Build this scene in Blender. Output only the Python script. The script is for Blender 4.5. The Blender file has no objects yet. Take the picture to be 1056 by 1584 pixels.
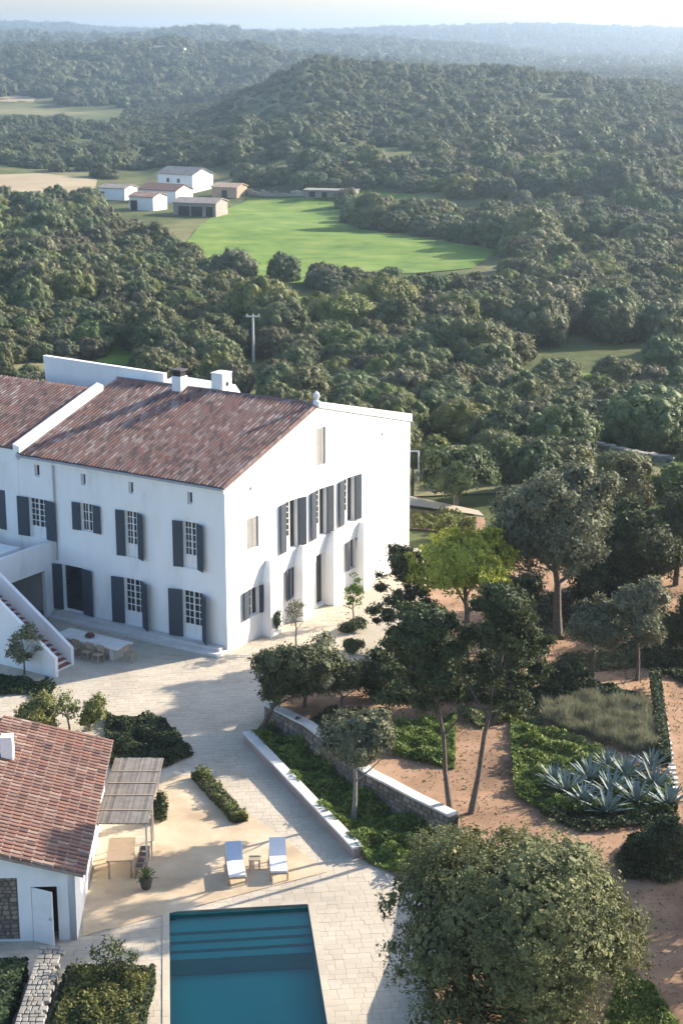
import bpy, math, random
import numpy as np
from mathutils import Vector, Matrix
from mathutils.geometry import tessellate_polygon
R = math.radians
rng = random.Random(7)
sc = bpy.context.scene
COL = sc.collection

# ------------------------------------------------------------------ camera, sky, sun, exposure
F_PX, PITCH, CAM_H = 2659.4, R(15.52), 30.0
cam = bpy.data.objects.new('camera', bpy.data.cameras.new('camera')); COL.objects.link(cam)
cam.location = (0, 0, CAM_H); cam.rotation_euler = (R(90) - PITCH, 0, 0)
cam.data.sensor_fit = 'HORIZONTAL'; cam.data.sensor_width = 36; cam.data.lens = 36 * F_PX / 1056
cam.data.clip_start = .5; cam.data.clip_end = 20000
sc.camera = cam
SUN_AZ, SUN_EL = R(60), R(22.5)
w = bpy.data.worlds.new('World'); sc.world = w; w.use_nodes = True
nt = w.node_tree; bg = nt.nodes['Background']
sky = nt.nodes.new('ShaderNodeTexSky'); sky.sky_type = 'NISHITA'; sky.sun_disc = False
sky.sun_elevation = SUN_EL; sky.sun_rotation = SUN_AZ; sky.altitude = 50
sky.air_density = 1.0; sky.dust_density = 1.8; sky.ozone_density = 2.4
nt.links.new(sky.outputs[0], bg.inputs[0]); bg.inputs[1].default_value = .13
sl = bpy.data.lights.new('sun', 'SUN'); sl.energy = 5.0; sl.angle = R(.55); sl.color = (1, .88, .72)
so = bpy.data.objects.new('sun', sl); COL.objects.link(so)
sd = Vector((math.sin(SUN_AZ) * math.cos(SUN_EL), math.cos(SUN_AZ) * math.cos(SUN_EL), math.sin(SUN_EL)))
so.rotation_euler = sd.to_track_quat('Z', 'Y').to_euler(); so.location = sd * 200
sc.view_settings.view_transform = 'Standard'; sc.view_settings.look = 'None'
sc.view_settings.exposure = 1.38; sc.view_settings.gamma = 1; sc.view_settings.use_curve_mapping = False
sc.render.engine = 'CYCLES'
cy = sc.cycles
cy.max_bounces = 5; cy.diffuse_bounces = 3; cy.glossy_bounces = 2; cy.transmission_bounces = 3; cy.volume_bounces = 1
cy.transparent_max_bounces = 8; cy.caustics_reflective = False; cy.caustics_refractive = False

# ------------------------------------------------------------------ helpers
def at(px, py, z=0.0):
    a = (px - 528) / F_PX; b = (792 - py) / F_PX
    r = Vector((a, math.cos(PITCH) + b * math.sin(PITCH), -math.sin(PITCH) + b * math.cos(PITCH)))
    return Vector((0, 0, CAM_H)) + r * ((z - CAM_H) / r.z)
def proj(x, y, z):
    z = z - CAM_H
    fw = y * math.cos(PITCH) - z * math.sin(PITCH); up = y * math.sin(PITCH) + z * math.cos(PITCH)
    return 528 + F_PX * x / fw, 792 - F_PX * up / fw
def z_at(y, py):                       # height seen at image row py when standing at depth y
    b = (792 - py) / F_PX
    return CAM_H + y * (-math.sin(PITCH) + b * math.cos(PITCH)) / (math.cos(PITCH) + b * math.sin(PITCH))
def pip(x, y, poly):
    c = False; n = len(poly); j = n - 1
    for i in range(n):
        xi, yi = poly[i][0], poly[i][1]; xj, yj = poly[j][0], poly[j][1]
        if (yi > y) != (yj > y) and x < (xj - xi) * (y - yi) / (yj - yi) + xi: c = not c
        j = i
    return c
def clip_to(subj, conv):               # clip polygon by a convex counter-clockwise polygon
    out = list(subj); n = len(conv)
    for i in range(n):
        ax, ay = conv[i]; bx, by = conv[(i + 1) % n]; inp = out; out = []
        if not inp: return []
        f = lambda p: (bx - ax) * (p[1] - ay) - (by - ay) * (p[0] - ax)
        for k in range(len(inp)):
            P, Q = inp[k - 1], inp[k]; fp, fq = f(P), f(Q)
            if (fp >= 0) != (fq >= 0):
                t = fp / (fp - fq); out.append((P[0] + t * (Q[0] - P[0]), P[1] + t * (Q[1] - P[1])))
            if fq >= 0: out.append(Q)
    return out
def tag(o, label=None, cat=None, group=None, kind=None):
    if label: o['label'] = label
    if cat: o['category'] = cat
    if group: o['group'] = group
    if kind: o['kind'] = kind
    return o
def empty(name, loc, rz=0):
    o = bpy.data.objects.new(name, None); COL.objects.link(o); o.location = loc; o.rotation_euler = (0, 0, rz)
    o.empty_display_size = .3
    return o
def thing(name, label, cat, loc, rz=0, group=None):
    return tag(empty(name, loc, rz), label, cat, group)
def wm(o):
    m = Matrix.Translation(o.location) @ o.rotation_euler.to_matrix().to_4x4()
    if o.parent: m = wm(o.parent) @ o.matrix_parent_inverse @ m
    return m
def link(name, me, parent=None, world=True):
    o = bpy.data.objects.new(name, me); COL.objects.link(o)
    if parent:
        o.parent = parent
        if world: o.matrix_parent_inverse = wm(parent).inverted()
    return o
def dup(o, loc=None, rz=None, scale=None, label=None, group=None, parent=None):
    c = o.copy(); COL.objects.link(c)
    if parent: c.parent = parent
    if loc is not None: c.location = loc
    if rz is not None: c.rotation_euler = (0, 0, rz)
    if scale is not None: c.scale = scale if hasattr(scale, '__len__') else (scale,) * 3
    if label: c['label'] = label
    if group: c['group'] = group
    for ch in kids.get(o.name, []):
        d = dup(ch, parent=c)
    kids[c.name] = [x for x in newkids.pop(c.name, [])]
    if parent: newkids.setdefault(parent.name, []).append(c)
    return c
kids = {}; newkids = {}
def reg(parent, *ch): kids.setdefault(parent.name, []).extend(ch)

class MB:
    def __init__(s): s.v = []; s.f = []
    def quad(s, *p):
        n = len(s.v); s.v += [tuple(q) for q in p]; s.f.append(tuple(range(n, n + len(p)))); return s
    def hexa(s, b, t):                 # bottom loop (ccw), top loop
        n = len(s.v); k = len(b); s.v += [tuple(q) for q in b] + [tuple(q) for q in t]
        s.f.append(tuple(range(n + k - 1, n - 1, -1))); s.f.append(tuple(range(n + k, n + 2 * k)))
        for i in range(k): j = (i + 1) % k; s.f.append((n + i, n + j, n + k + j, n + k + i))
        return s
    def box(s, x0, x1, y0, y1, z0, z1, fr=None):
        g = fr or (lambda a, b, c: (a, b, c))
        s.hexa([g(x0, y0, z0), g(x1, y0, z0), g(x1, y1, z0), g(x0, y1, z0)], [g(x0, y0, z1), g(x1, y0, z1), g(x1, y1, z1), g(x0, y1, z1)])
        return s
    def prism(s, poly, z0, z1):
        return s.hexa([(p[0], p[1], z0) for p in poly], [(p[0], p[1], z1) for p in poly])
    def tube(s, pts, rad, n=6):
        pts = [Vector(p) for p in pts]; base = len(s.v); prev = None
        for i, p in enumerate(pts):
            d = (pts[min(i + 1, len(pts) - 1)] - pts[max(i - 1, 0)]).normalized()
            a = d.orthogonal().normalized() if prev is None else (prev - d * prev.dot(d)).normalized()
            prev = a; b = d.cross(a); r = rad[i] if hasattr(rad, '__len__') else rad
            for k in range(n):
                t = 2 * math.pi * k / n; s.v.append(tuple(p + a * r * math.cos(t) + b * r * math.sin(t)))
        for i in range(len(pts) - 1):
            for k in range(n):
                k2 = (k + 1) % n; o = base + i * n
                s.f.append((o + k, o + k2, o + n + k2, o + n + k))
        s.f.append(tuple(base + k for k in range(n - 1, -1, -1))); e = base + (len(pts) - 1) * n
        s.f.append(tuple(e + k for k in range(n)))
        return s
    def mesh(s, name, m):
        me = bpy.data.meshes.new(name); me.from_pydata(s.v, [], s.f)
        for x in (m if isinstance(m, (list, tuple)) else [m]): me.materials.append(x)
        return me
    def build(s, name, m, parent=None, world=True):
        return link(name, s.mesh(name, m), parent, world)

# ------------------------------------------------------------------ materials
def mat(name, cols, scale=3.0, rough=.85, bump=0.0, rnd=0.0, detail=6, transl=0.0, spec=.3, coord='Object', metal=0.0, hue=0.0, stretch=None):
    m = bpy.data.materials.new(name); m.use_nodes = True; n = m.node_tree.nodes; L = m.node_tree.links
    b = n['Principled BSDF']; b.inputs['Roughness'].default_value = rough; b.inputs['Specular IOR Level'].default_value = spec
    b.inputs['Metallic'].default_value = metal
    tc = n.new('ShaderNodeTexCoord'); src = tc.outputs[coord]
    if coord == 'World':
        pass
    if stretch:
        mp = n.new('ShaderNodeMapping'); mp.inputs['Scale'].default_value = stretch; L.new(src, mp.inputs[0]); src = mp.outputs[0]
    no = n.new('ShaderNodeTexNoise'); no.inputs['Scale'].default_value = scale; no.inputs['Detail'].default_value = detail; no.inputs['Roughness'].default_value = .6
    L.new(src, no.inputs['Vector']); fac = no.outputs['Fac']
    if rnd:
        oi = n.new('ShaderNodeObjectInfo'); gi = n.new('ShaderNodeNewGeometry')
        ad = n.new('ShaderNodeMath'); ad.operation = 'ADD'; L.new(oi.outputs['Random'], ad.inputs[0]); L.new(gi.outputs['Random Per Island'], ad.inputs[1])
        fr = n.new('ShaderNodeMath'); fr.operation = 'FRACT'; L.new(ad.outputs[0], fr.inputs[0])
        mx = n.new('ShaderNodeMix'); mx.data_type = 'FLOAT'; mx.inputs[0].default_value = rnd
        mr = n.new('ShaderNodeMapRange'); mr.inputs[1].default_value = .3; mr.inputs[2].default_value = .7; L.new(fac, mr.inputs[0])
        L.new(mr.outputs[0], mx.inputs[2]); L.new(fr.outputs[0], mx.inputs[3]); fac2 = mx.outputs[0]
    else:
        mr = n.new('ShaderNodeMapRange'); mr.inputs[1].default_value = .3; mr.inputs[2].default_value = .7; L.new(fac, mr.inputs[0]); fac2 = mr.outputs[0]
    cr = n.new('ShaderNodeValToRGB'); e = cr.color_ramp.elements
    while len(e) < len(cols): e.new(.5)
    for i, c in enumerate(cols):
        e[i].position = i / max(1, len(cols) - 1); e[i].color = (c[0], c[1], c[2], 1)
    L.new(fac2, cr.inputs[0]); colout = cr.outputs[0]
    if hue:                              # every plant of its own tint
        oi = n.new('ShaderNodeObjectInfo'); hs = n.new('ShaderNodeHueSaturation')
        m1 = n.new('ShaderNodeMapRange'); m1.inputs[3].default_value = .5 - hue * .22; m1.inputs[4].default_value = .5 + hue * .12
        m2 = n.new('ShaderNodeMapRange'); m2.inputs[3].default_value = 1 - hue; m2.inputs[4].default_value = 1 + hue
        mm = n.new('ShaderNodeMath'); mm.operation = 'MULTIPLY'; mm.inputs[1].default_value = 7.31; fr2 = n.new('ShaderNodeMath'); fr2.operation = 'FRACT'
        L.new(oi.outputs['Random'], mm.inputs[0]); L.new(mm.outputs[0], fr2.inputs[0])
        L.new(oi.outputs['Random'], m1.inputs[0]); L.new(fr2.outputs[0], m2.inputs[0])
        L.new(m1.outputs[0], hs.inputs['Hue']); L.new(m2.outputs[0], hs.inputs['Value']); L.new(colout, hs.inputs['Color']); colout = hs.outputs[0]
    L.new(colout, b.inputs['Base Color'])
    if bump:
        bp = n.new('ShaderNodeBump'); bp.inputs['Strength'].default_value = bump; bp.inputs['Distance'].default_value = .03
        n2 = n.new('ShaderNodeTexNoise'); n2.inputs['Scale'].default_value = scale * 5; n2.inputs['Detail'].default_value = 6; L.new(src, n2.inputs['Vector'])
        L.new(n2.outputs['Fac'], bp.inputs['Height']); L.new(bp.outputs[0], b.inputs['Normal'])
    if transl:
        tr = n.new('ShaderNodeBsdfTranslucent'); ms = n.new('ShaderNodeMixShader'); ms.inputs[0].default_value = transl
        L.new(colout, tr.inputs[0]); L.new(b.outputs[0], ms.inputs[1]); L.new(tr.outputs[0], ms.inputs[2])
        L.new(ms.outputs[0], n['Material Output'].inputs[0])
    return m
M = {}
M['white'] = mat('lime_white', [(.69, .68, .655), (.78, .775, .76), (.82, .81, .80), (.83, .82, .81)], .8, .9, .25, stretch=(1, 1, .35), detail=9)
M['white2'] = mat('white_paint', [(.72, .71, .69), (.80, .79, .78)], 2, .6)
M['shutter'] = mat('shutter_paint', [(.042, .055, .074), (.060, .075, .096)], 3, .55, stretch=(1, 1, 14))
M['gshutter'] = mat('grey_shutter_paint', [(.27, .26, .245), (.34, .33, .31)], 3, .6)
M['glass'] = mat('window_glass', [(.012, .015, .02), (.03, .035, .045)], 2, .08, spec=.6)
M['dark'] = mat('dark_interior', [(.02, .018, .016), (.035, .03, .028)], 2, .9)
M['tile'] = mat('old_roof_tile', [(.055, .045, .045), (.12, .085, .078), (.24, .125, .10), (.19, .135, .12), (.33, .25, .22), (.44, .36, .32)], .8, .9, .2, rnd=.62)
M['tile2'] = mat('red_roof_tile', [(.065, .055, .05), (.15, .09, .075), (.28, .145, .105), (.19, .115, .09), (.34, .23, .18), (.44, .34, .28)], 1.0, .9, .2, rnd=.62)
M['mortar2'] = mat('cream_roof_mortar', [(.22, .16, .13), (.40, .31, .25)], 4, .95, .3)
M['mortar'] = mat('tile_mortar', [(.16, .10, .085), (.26, .18, .15)], 4, .95, .3)
M['paver'] = mat('limestone_paver', [(.36, .315, .25), (.46, .405, .32), (.55, .485, .385)], .35, .85, .2, rnd=.28, coord='Object')
M['joint'] = mat('paving_joint', [(.34, .30, .24), (.45, .395, .315)], 6, .95, .3)
M['gravel'] = mat('sandy_gravel', [(.38, .285, .19), (.50, .40, .275), (.60, .50, .37)], .45, .95, .5)
M['soil'] = mat('orange_earth', [(.14, .082, .048), (.30, .180, .108), (.40, .26, .165)], .35, .95, .6, detail=9)
M['bark'] = mat('bark', [(.07, .055, .045), (.16, .13, .11)], 8, .95, .5)
M['bark2'] = mat('pale_bark', [(.16, .14, .12), (.30, .27, .24)], 8, .95, .4)
M['cap'] = mat('stone_cap', [(.5, .48, .45), (.68, .66, .62)], 1.2, .8, .2, rnd=.3)
M['rubble'] = mat('rubble_stone', [(.10, .09, .08), (.22, .18, .145), (.36, .30, .24)], 3, .9, .5, rnd=.6)
M['rubjoint'] = mat('rubble_joint', [(.10, .08, .065), (.18, .15, .12)], 6, .95, .5)
M['wood'] = mat('weathered_teak', [(.30, .22, .15), (.42, .33, .24)], 3, .7, .1, stretch=(1, 12, 1))
M['reed'] = mat('woven_reed', [(.10, .09, .085), (.19, .17, .15), (.29, .26, .23)], 3, .9, .3, rnd=.55)
M['cloth'] = mat('white_canvas', [(.70, .69, .70), (.78, .77, .78)], 3, .9, .1)
M['bluecloth'] = mat('blue_towel', [(.42, .48, .60), (.50, .55, .66)], 8, .95, .2)
M['terra'] = mat('terracotta_floor', [(.20, .07, .055), (.30, .11, .08)], 3, .8, .1)
M['metal'] = mat('galvanised_metal', [(.42, .42, .43), (.52, .52, .53)], 5, .45, metal=.6)
M['pot'] = mat('dark_pot', [(.05, .045, .05), (.09, .08, .08)], 4, .6)
M['red'] = mat('dark_red_fruit', [(.14, .03, .04), (.22, .05, .05)], 4, .5)
M['pool'] = mat('teal_pool_plaster', [(.006, .40, .35), (.010, .48, .40)], .3, .8)
M['ochre'] = mat('ochre_stone_wall', [(.34, .24, .17), (.46, .34, .25)], .8, .9, .2)
M['pinkstone'] = mat('pinkish_stone_wall', [(.27, .21, .19), (.38, .31, .28)], .8, .9, .2)
M['drystone'] = mat('grey_dry_stone', [(.17, .16, .14), (.36, .34, .30)], 1.2, .95, .4, rnd=.5)
M['greyroof'] = mat('lichen_grey_roof', [(.20, .18, .16), (.32, .28, .25)], .6, .95, .3)
M['agave'] = mat('blue_grey_agave', [(.10, .15, .15), (.17, .225, .22), (.24, .29, .27)], 2, .6, rnd=.4)
def leafmat(name, cols, hue=.0, tr=.18):
    return mat(name, cols, .55, .7, rnd=.5, transl=tr, hue=hue, spec=.25, detail=3)
M['oleaster'] = leafmat('wild_olive_leaves', [(.046, .064, .027), (.100, .126, .052), (.175, .200, .086)], .26)
M['grey_leaf'] = leafmat('grey_olive_leaves', [(.085, .092, .052), (.165, .172, .100), (.25, .255, .160)], .1)
M['big_olive'] = leafmat('olive_tree_leaves', [(.065, .076, .032), (.140, .152, .062), (.24, .245, .105)], .0)
M['pine_leaf'] = leafmat('pine_needles', [(.030, .046, .020), (.058, .080, .034), (.105, .13, .056)], .1)
M['bright_pine'] = leafmat('bright_pine_needles', [(.19, .21, .03), (.36, .37, .05), (.48, .49, .09)], .0, .3)
M['dark_leaf'] = leafmat('dark_evergreen_leaves', [(.030, .042, .019), (.060, .078, .032), (.105, .125, .052)], .15)
M['green_leaf'] = leafmat('fresh_green_leaves', [(.060, .105, .022), (.115, .180, .038), (.19, .26, .07)], .1, .25)
M['yellow_leaf'] = leafmat('yellow_green_leaves', [(.085, .105, .030), (.16, .18, .052), (.24, .25, .09)], .1, .25)
M['lavender'] = leafmat('grey_green_grass', [(.13, .135, .085), (.22, .22, .14), (.31, .30, .20)], .0, .25)
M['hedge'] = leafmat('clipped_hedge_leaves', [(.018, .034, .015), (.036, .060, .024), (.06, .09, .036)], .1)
M['oleaster_dry'] = leafmat('greyish_lentisk_leaves', [(.058, .066, .034), (.118, .126, .066), (.19, .196, .108)], .2)
M['oleaster_fresh'] = leafmat('fresh_lentisk_leaves', [(.065, .092, .026), (.14, .172, .050), (.23, .255, .085)], .2)
M['hill_leaf'] = leafmat('hillside_scrub_leaves', [(.044, .060, .030), (.090, .112, .052), (.155, .175, .082)], .24)

def terrain_mat():
    m = bpy.data.materials.new('scrubland_ground'); m.use_nodes = True; n = m.node_tree.nodes; L = m.node_tree.links; b = n['Principled BSDF']
    b.inputs['Roughness'].default_value = 1; b.inputs['Specular IOR Level'].default_value = .1
    tc = n.new('ShaderNodeTexCoord')
    a = n.new('ShaderNodeTexNoise'); a.inputs['Scale'].default_value = .02; a.inputs['Detail'].default_value = 8; a.inputs['Roughness'].default_value = .65; L.new(tc.outputs['Object'], a.inputs[0])
    c = n.new('ShaderNodeValToRGB'); e = c.color_ramp.elements; e[0].position = .40; e[1].position = .66
    e[0].color = (.055, .072, .028, 1); e[1].color = (.21, .19, .095, 1); k = e.new(.52); k.color = (.105, .120, .046, 1)
    L.new(a.outputs[0], c.inputs[0]); L.new(c.outputs[0], b.inputs['Base Color'])
    f = n.new('ShaderNodeTexNoise'); f.inputs['Scale'].default_value = .3; f.inputs['Detail'].default_value = 6; L.new(tc.outputs['Object'], f.inputs[0])
    bp = n.new('ShaderNodeBump'); bp.inputs['Distance'].default_value = .6; bp.inputs['Strength'].default_value = .7; L.new(f.outputs[0], bp.inputs['Height']); L.new(bp.outputs[0], b.inputs['Normal'])
    return m
M['terrain'] = terrain_mat()
M['field'] = mat('green_meadow', [(.050, .115, .009), (.105, .185, .016), (.19, .24, .04)], .14, 1, .8, detail=12)
M['dryfield'] = mat('dry_grass', [(.26, .20, .12), (.40, .32, .20)], .06, 1, .3)
M['lawn'] = mat('rough_grass', [(.075, .10, .032), (.15, .145, .062), (.23, .195, .105)], .25, 1, .5)

# ------------------------------------------------------------------ terrain
def sm(t): t = max(0., min(1., t)); return t * t * (3 - 2 * t)
def interp(x, tab):
    if x <= tab[0][0]: return tab[0][1]
    for (a, b), (c, d) in zip(tab, tab[1:]):
        if x <= c: t = (x - a) / (c - a); t = t * t * (3 - 2 * t); return b + (d - b) * t
    return tab[-1][1]
from mathutils import noise as mn
def nz(x, y, s, seed=0): return mn.noise(Vector((x / s, y / s, seed * 7.3)))
# crest lines of the hills: (image column at the photo, image row)
HILL_A = [(-900, 290), (120, 262), (200, 215), (260, 190), (330, 165), (400, 128), (440, 104), (478, 84), (505, 88), (560, 97), (640, 100), (760, 104), (860, 114), (960, 125), (1056, 135), (1500, 150), (2600, 190)]
HILL_B = [(-2500, 95), (-600, 80), (0, 74), (90, 68), (150, 70), (190, 63), (235, 66), (280, 60), (320, 68), (390, 66), (450, 84), (560, 92), (800, 110), (1600, 120)]
HILL_C = [(-3000, 44), (0, 40), (120, 41), (180, 48), (330, 52), (480, 52), (640, 46), (800, 42), (960, 46), (1056, 50), (1400, 44), (3000, 50)]
HILL_D = [(-3000, 60), (0, 58), (200, 62), (340, 50), (420, 58), (520, 64), (700, 74), (900, 100), (1056, 112), (1400, 60), (3000, 60)]
def T(x, y):
    d = math.hypot(x, y); az = math.atan2(x, y)
    if y > 1:
        px = 528 + F_PX * math.tan(max(-1.3, min(1.3, az)))
    else: px = 3000 if x > 0 else -3000
    yy = d
    base = -7.0 * sm((d - 108) / 75) - 1.5 * sm((d - 220) / 200) + (.7 * nz(x, y, 45) + .5 * nz(x, y, 18, 3)) * sm((d - 105) / 40)
    z = base
    for tab, d0, d1, d2, rough in ((HILL_A, 400, 700, 1000, 2.2), (HILL_B, 960, 1330, 1700, 5), (HILL_D, 1500, 2300, 3000, 6), (HILL_C, 2600, 3900, 5600, 7)):
        if d <= d0: continue
        if tab is HILL_A: d0 = d0 + 30 * math.sin(px / 170)
        cz = CAM_H + d1 * math.tan(math.atan((792 - interp(px, tab)) / F_PX) - PITCH)
        cz += -3.0 if tab is HILL_A else (-4 if tab is HILL_B else 0)
        up = max(0., min(1., (d - d0) / (d1 - d0)))
        prof = (up ** .9 if tab is HILL_A else sm(up) ** .8) if d < d1 else 1 - .75 * sm((d - d1) / (d2 - d1))
        n = rough * (nz(x, y, 60 if d1 < 1500 else 260, 5) + .6 * nz(x, y, 26 if d1 < 1500 else 120, 9)) * math.sin(math.pi * min(1, up)) if d < d1 else 0
        z = max(z, base + (cz - base) * prof + n)
    return z
def build_terrain():
    az = sorted(set([round(a, 3) for a in np.arange(-14, 14.01, .16)] + [round(a, 3) for a in np.arange(-180, -14, 4)] + [round(a, 3) for a in np.arange(14, 180.01, 4)]))
    ds = [1.0]; d = 25.
    while d < 90: ds.append(d); d += 8
    while d < 7000: ds.append(d); d *= 1.0165
    ds.append(7000)
    vs = []; fs = []
    for dd in ds:
        for a in az:
            x, y = dd * math.sin(R(a)), dd * math.cos(R(a)); z = T(x, y)
            if d0box(x, y): z = -3.2
            elif dd < 100: z = -.35
            vs.append((x, y, z))
    n = len(az)
    for i in range(len(ds) - 1):
        for k in range(n - 1): fs.append((i * n + k, i * n + k + 1, (i + 1) * n + k + 1, (i + 1) * n + k))
    me = bpy.data.meshes.new('ground'); me.from_pydata(vs, [], [f[::-1] for f in fs]); me.materials.append(M['terrain'])
    me.polygons.foreach_set('use_smooth', [True] * len(me.polygons))
    tag(link('ground', me), kind='structure')
def d0box(x, y): return -14 < x < 6 and 28 < y < 64
build_terrain()

def drape(name, poly, m, dz=.08, step=6.0, zf=None, skirt=0):
    zf = zf or T
    xs = [p[0] for p in poly]; ys = [p[1] for p in poly]; mb = MB(); idx = {}
    def vid(p):
        k = (round(p[0], 3), round(p[1], 3))
        if k not in idx: idx[k] = len(mb.v); mb.v.append((k[0], k[1], zf(*k) + dz))
        return idx[k]
    x = min(xs)
    while x < max(xs):
        y = min(ys)
        while y < max(ys):
            c = clip_to([(p[0], p[1]) for p in poly], [(x, y), (x + step, y), (x + step, y + step), (x, y + step)])
            if len(c) > 2:
                f = []
                for p in c:
                    i = vid(p)
                    if i not in f: f.append(i)
                if len(f) > 2: mb.f.append(tuple(f))
            y += step
        x += step
    if skirt:
        n = len(poly)
        for i in range(n):
            a, b = poly[i], poly[(i + 1) % n]
            mb.quad((a[0], a[1], zf(a[0], a[1]) + dz), (b[0], b[1], zf(b[0], b[1]) + dz), (b[0], b[1], -1), (a[0], a[1], -1))
    o = mb.build(name, m); tag(o, kind='structure')
    return o
def onT(px, py):                      # where the sight line through an image point meets the terrain
    o = Vector((0, 0, CAM_H)); r = at(px, py, 0) - o if py > 60 else (at(px, 60.5, 0) - o); k0 = 60 / r.y; k = k0
    while k * r.y < 5000:
        p = o + r * k
        if p.z < T(p.x, p.y): break
        k0 = k; k *= 1.01
    for _ in range(12):
        m_ = (k0 + k) / 2; p = o + r * m_
        if p.z < T(p.x, p.y): k = m_
        else: k0 = m_
    return (p.x, p.y)
FIELDS = [
    ('meadow', [(282, 384), (322, 340), (385, 306), (470, 306), (530, 316), (522, 345), (610, 362), (770, 388), (730, 415), (600, 425), (470, 440), (290, 425)], 'field'),
    ('meadow', [(560, 296), (690, 308), (790, 330), (800, 345), (640, 330), (545, 312)], 'field'),
    ('meadow', [(690, 506), (800, 512), (830, 530), (780, 545), (680, 530)], 'field'),
    ('meadow', [(360, 456), (480, 458), (520, 476), (500, 492), (380, 478)], 'field'),
    ('meadow', [(870, 376), (960, 380), (960, 392), (860, 388)], 'field'),
    ('dry_field', [(-60, 272), (60, 268), (150, 278), (145, 300), (60, 306), (-60, 304)], 'dryfield'),
    ('meadow', [(140, 174), (0, 166), (-80, 170), (0, 176), (120, 180)], 'lawn'),
    ('dry_field', [(0, 140), (60, 148), (50, 158), (-40, 156)], 'dryfield'),
    ('rough_lawn', [(640, 668), (800, 676), (1080, 700), (1100, 790), (880, 760), (640, 770)], 'lawn'),
    ('rough_lawn', [(900, 578), (1080, 592), (1080, 606), (900, 594)], 'field'),
    ('rough_lawn', [(150, 530), (220, 545), (215, 570), (150, 560)], 'field'),
]
for nm, poly, m in FIELDS:
    w_ = [onT(*p) for p in poly]
    drape(nm, w_, M[m], .12 if m != 'lawn' else .1, 6.0 if w_[0][1] < 600 else 30)

# ------------------------------------------------------------------ garden ground, paving
def gh(x, y): return 1.0 * sm((84 - y) / 16) + .04 * nz(x, y, 2.5)
P2 = lambda L_, z=0: [tuple(at(a, b, z)[:2]) for a, b in L_]
wall2 = [(-3.3, 72.2), (-1.5, 69.6), (1.15, 64.3), (4.4, 60.4)]     # upper retaining wall line (garden side)
garden_poly = [(-3.15, 72.3), (-1.35, 69.7), (1.3, 64.4), (4.5, 60.5), (3.6, 52.5), (2.9, 49.5), (3.2, 40), (40, 40), (40, 100), (5.5, 100), (4.6, 90), (3.4, 83.5), (1.6, 79.8), (-.6, 76.5), (-3.0, 74.2)]
drape('garden_soil', garden_poly, M['soil'], .0, 2.0, gh, 1)
pool = [(-6.1, 54.93), (-1.2, 55.49), (0.12, 42.0), (-4.75, 41.4)]
pave_outer = [(-32, 30), (3.0, 30), (3.0, 40), (2.8, 49.4), (3.5, 52.5), (4.3, 60.0), (1.2, 64.2), (-1.6, 69.4), (-3.4, 72.3), (-3.1, 74.3), (-.6, 76.6), (1.6, 79.9), (3.4, 83.6), (4.6, 90), (5.4, 101), (9.5, 101), (9.5, 103.5), (-32, 103.5)]
def tri_sheet(name, outer, holes, z, m, kind='structure'):
    loops = [[Vector((a, b, 0)) for a, b in outer]] + [[Vector((a, b, 0)) for a, b in h] for h in holes]
    t = tessellate_polygon(loops); vs = [tuple((v.x, v.y, z)) for l in loops for v in l]
    fs = []
    for f in t:
        a, b, c = [Vector(vs[i]) for i in f]
        fs.append(f if (b - a).cross(c - a).z > 0 else f[::-1])
    me = bpy.data.meshes.new(name); me.from_pydata(vs, [], fs); me.materials.append(m)
    return tag(link(name, me), kind=kind)
bed_tri = P2([(160, 1112), (250, 1112), (300, 1170), (238, 1196), (170, 1190)])
bed_mid = [(-4.1, 70.6), (-3.45, 71.9), (-1.65, 69.3), (1.1, 64.1), (3.9, 60.7), (3.2, 56.5), (1.0, 58.6), (.55, 59.3)]
gravel_poly = P2([(233, 1206), (310, 1198), (352, 1235), (430, 1292), (506, 1350), (128, 1450), (128, 1330), (236, 1330)])
terr = tri_sheet('terrace', pave_outer, [pool], -.03, M['joint'])
drape('gravel_court', gravel_poly, M['gravel'], .035, 2.0, lambda x, y: .006 * nz(x, y, .5))
drape('planting_bed', bed_tri, M['soil'], .05, 1.0, lambda x, y: .02 * nz(x, y, .5))
drape('planting_bed', bed_mid, M['soil'], .05, 1.0, lambda x, y: .03 * nz(x, y, .5))
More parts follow.
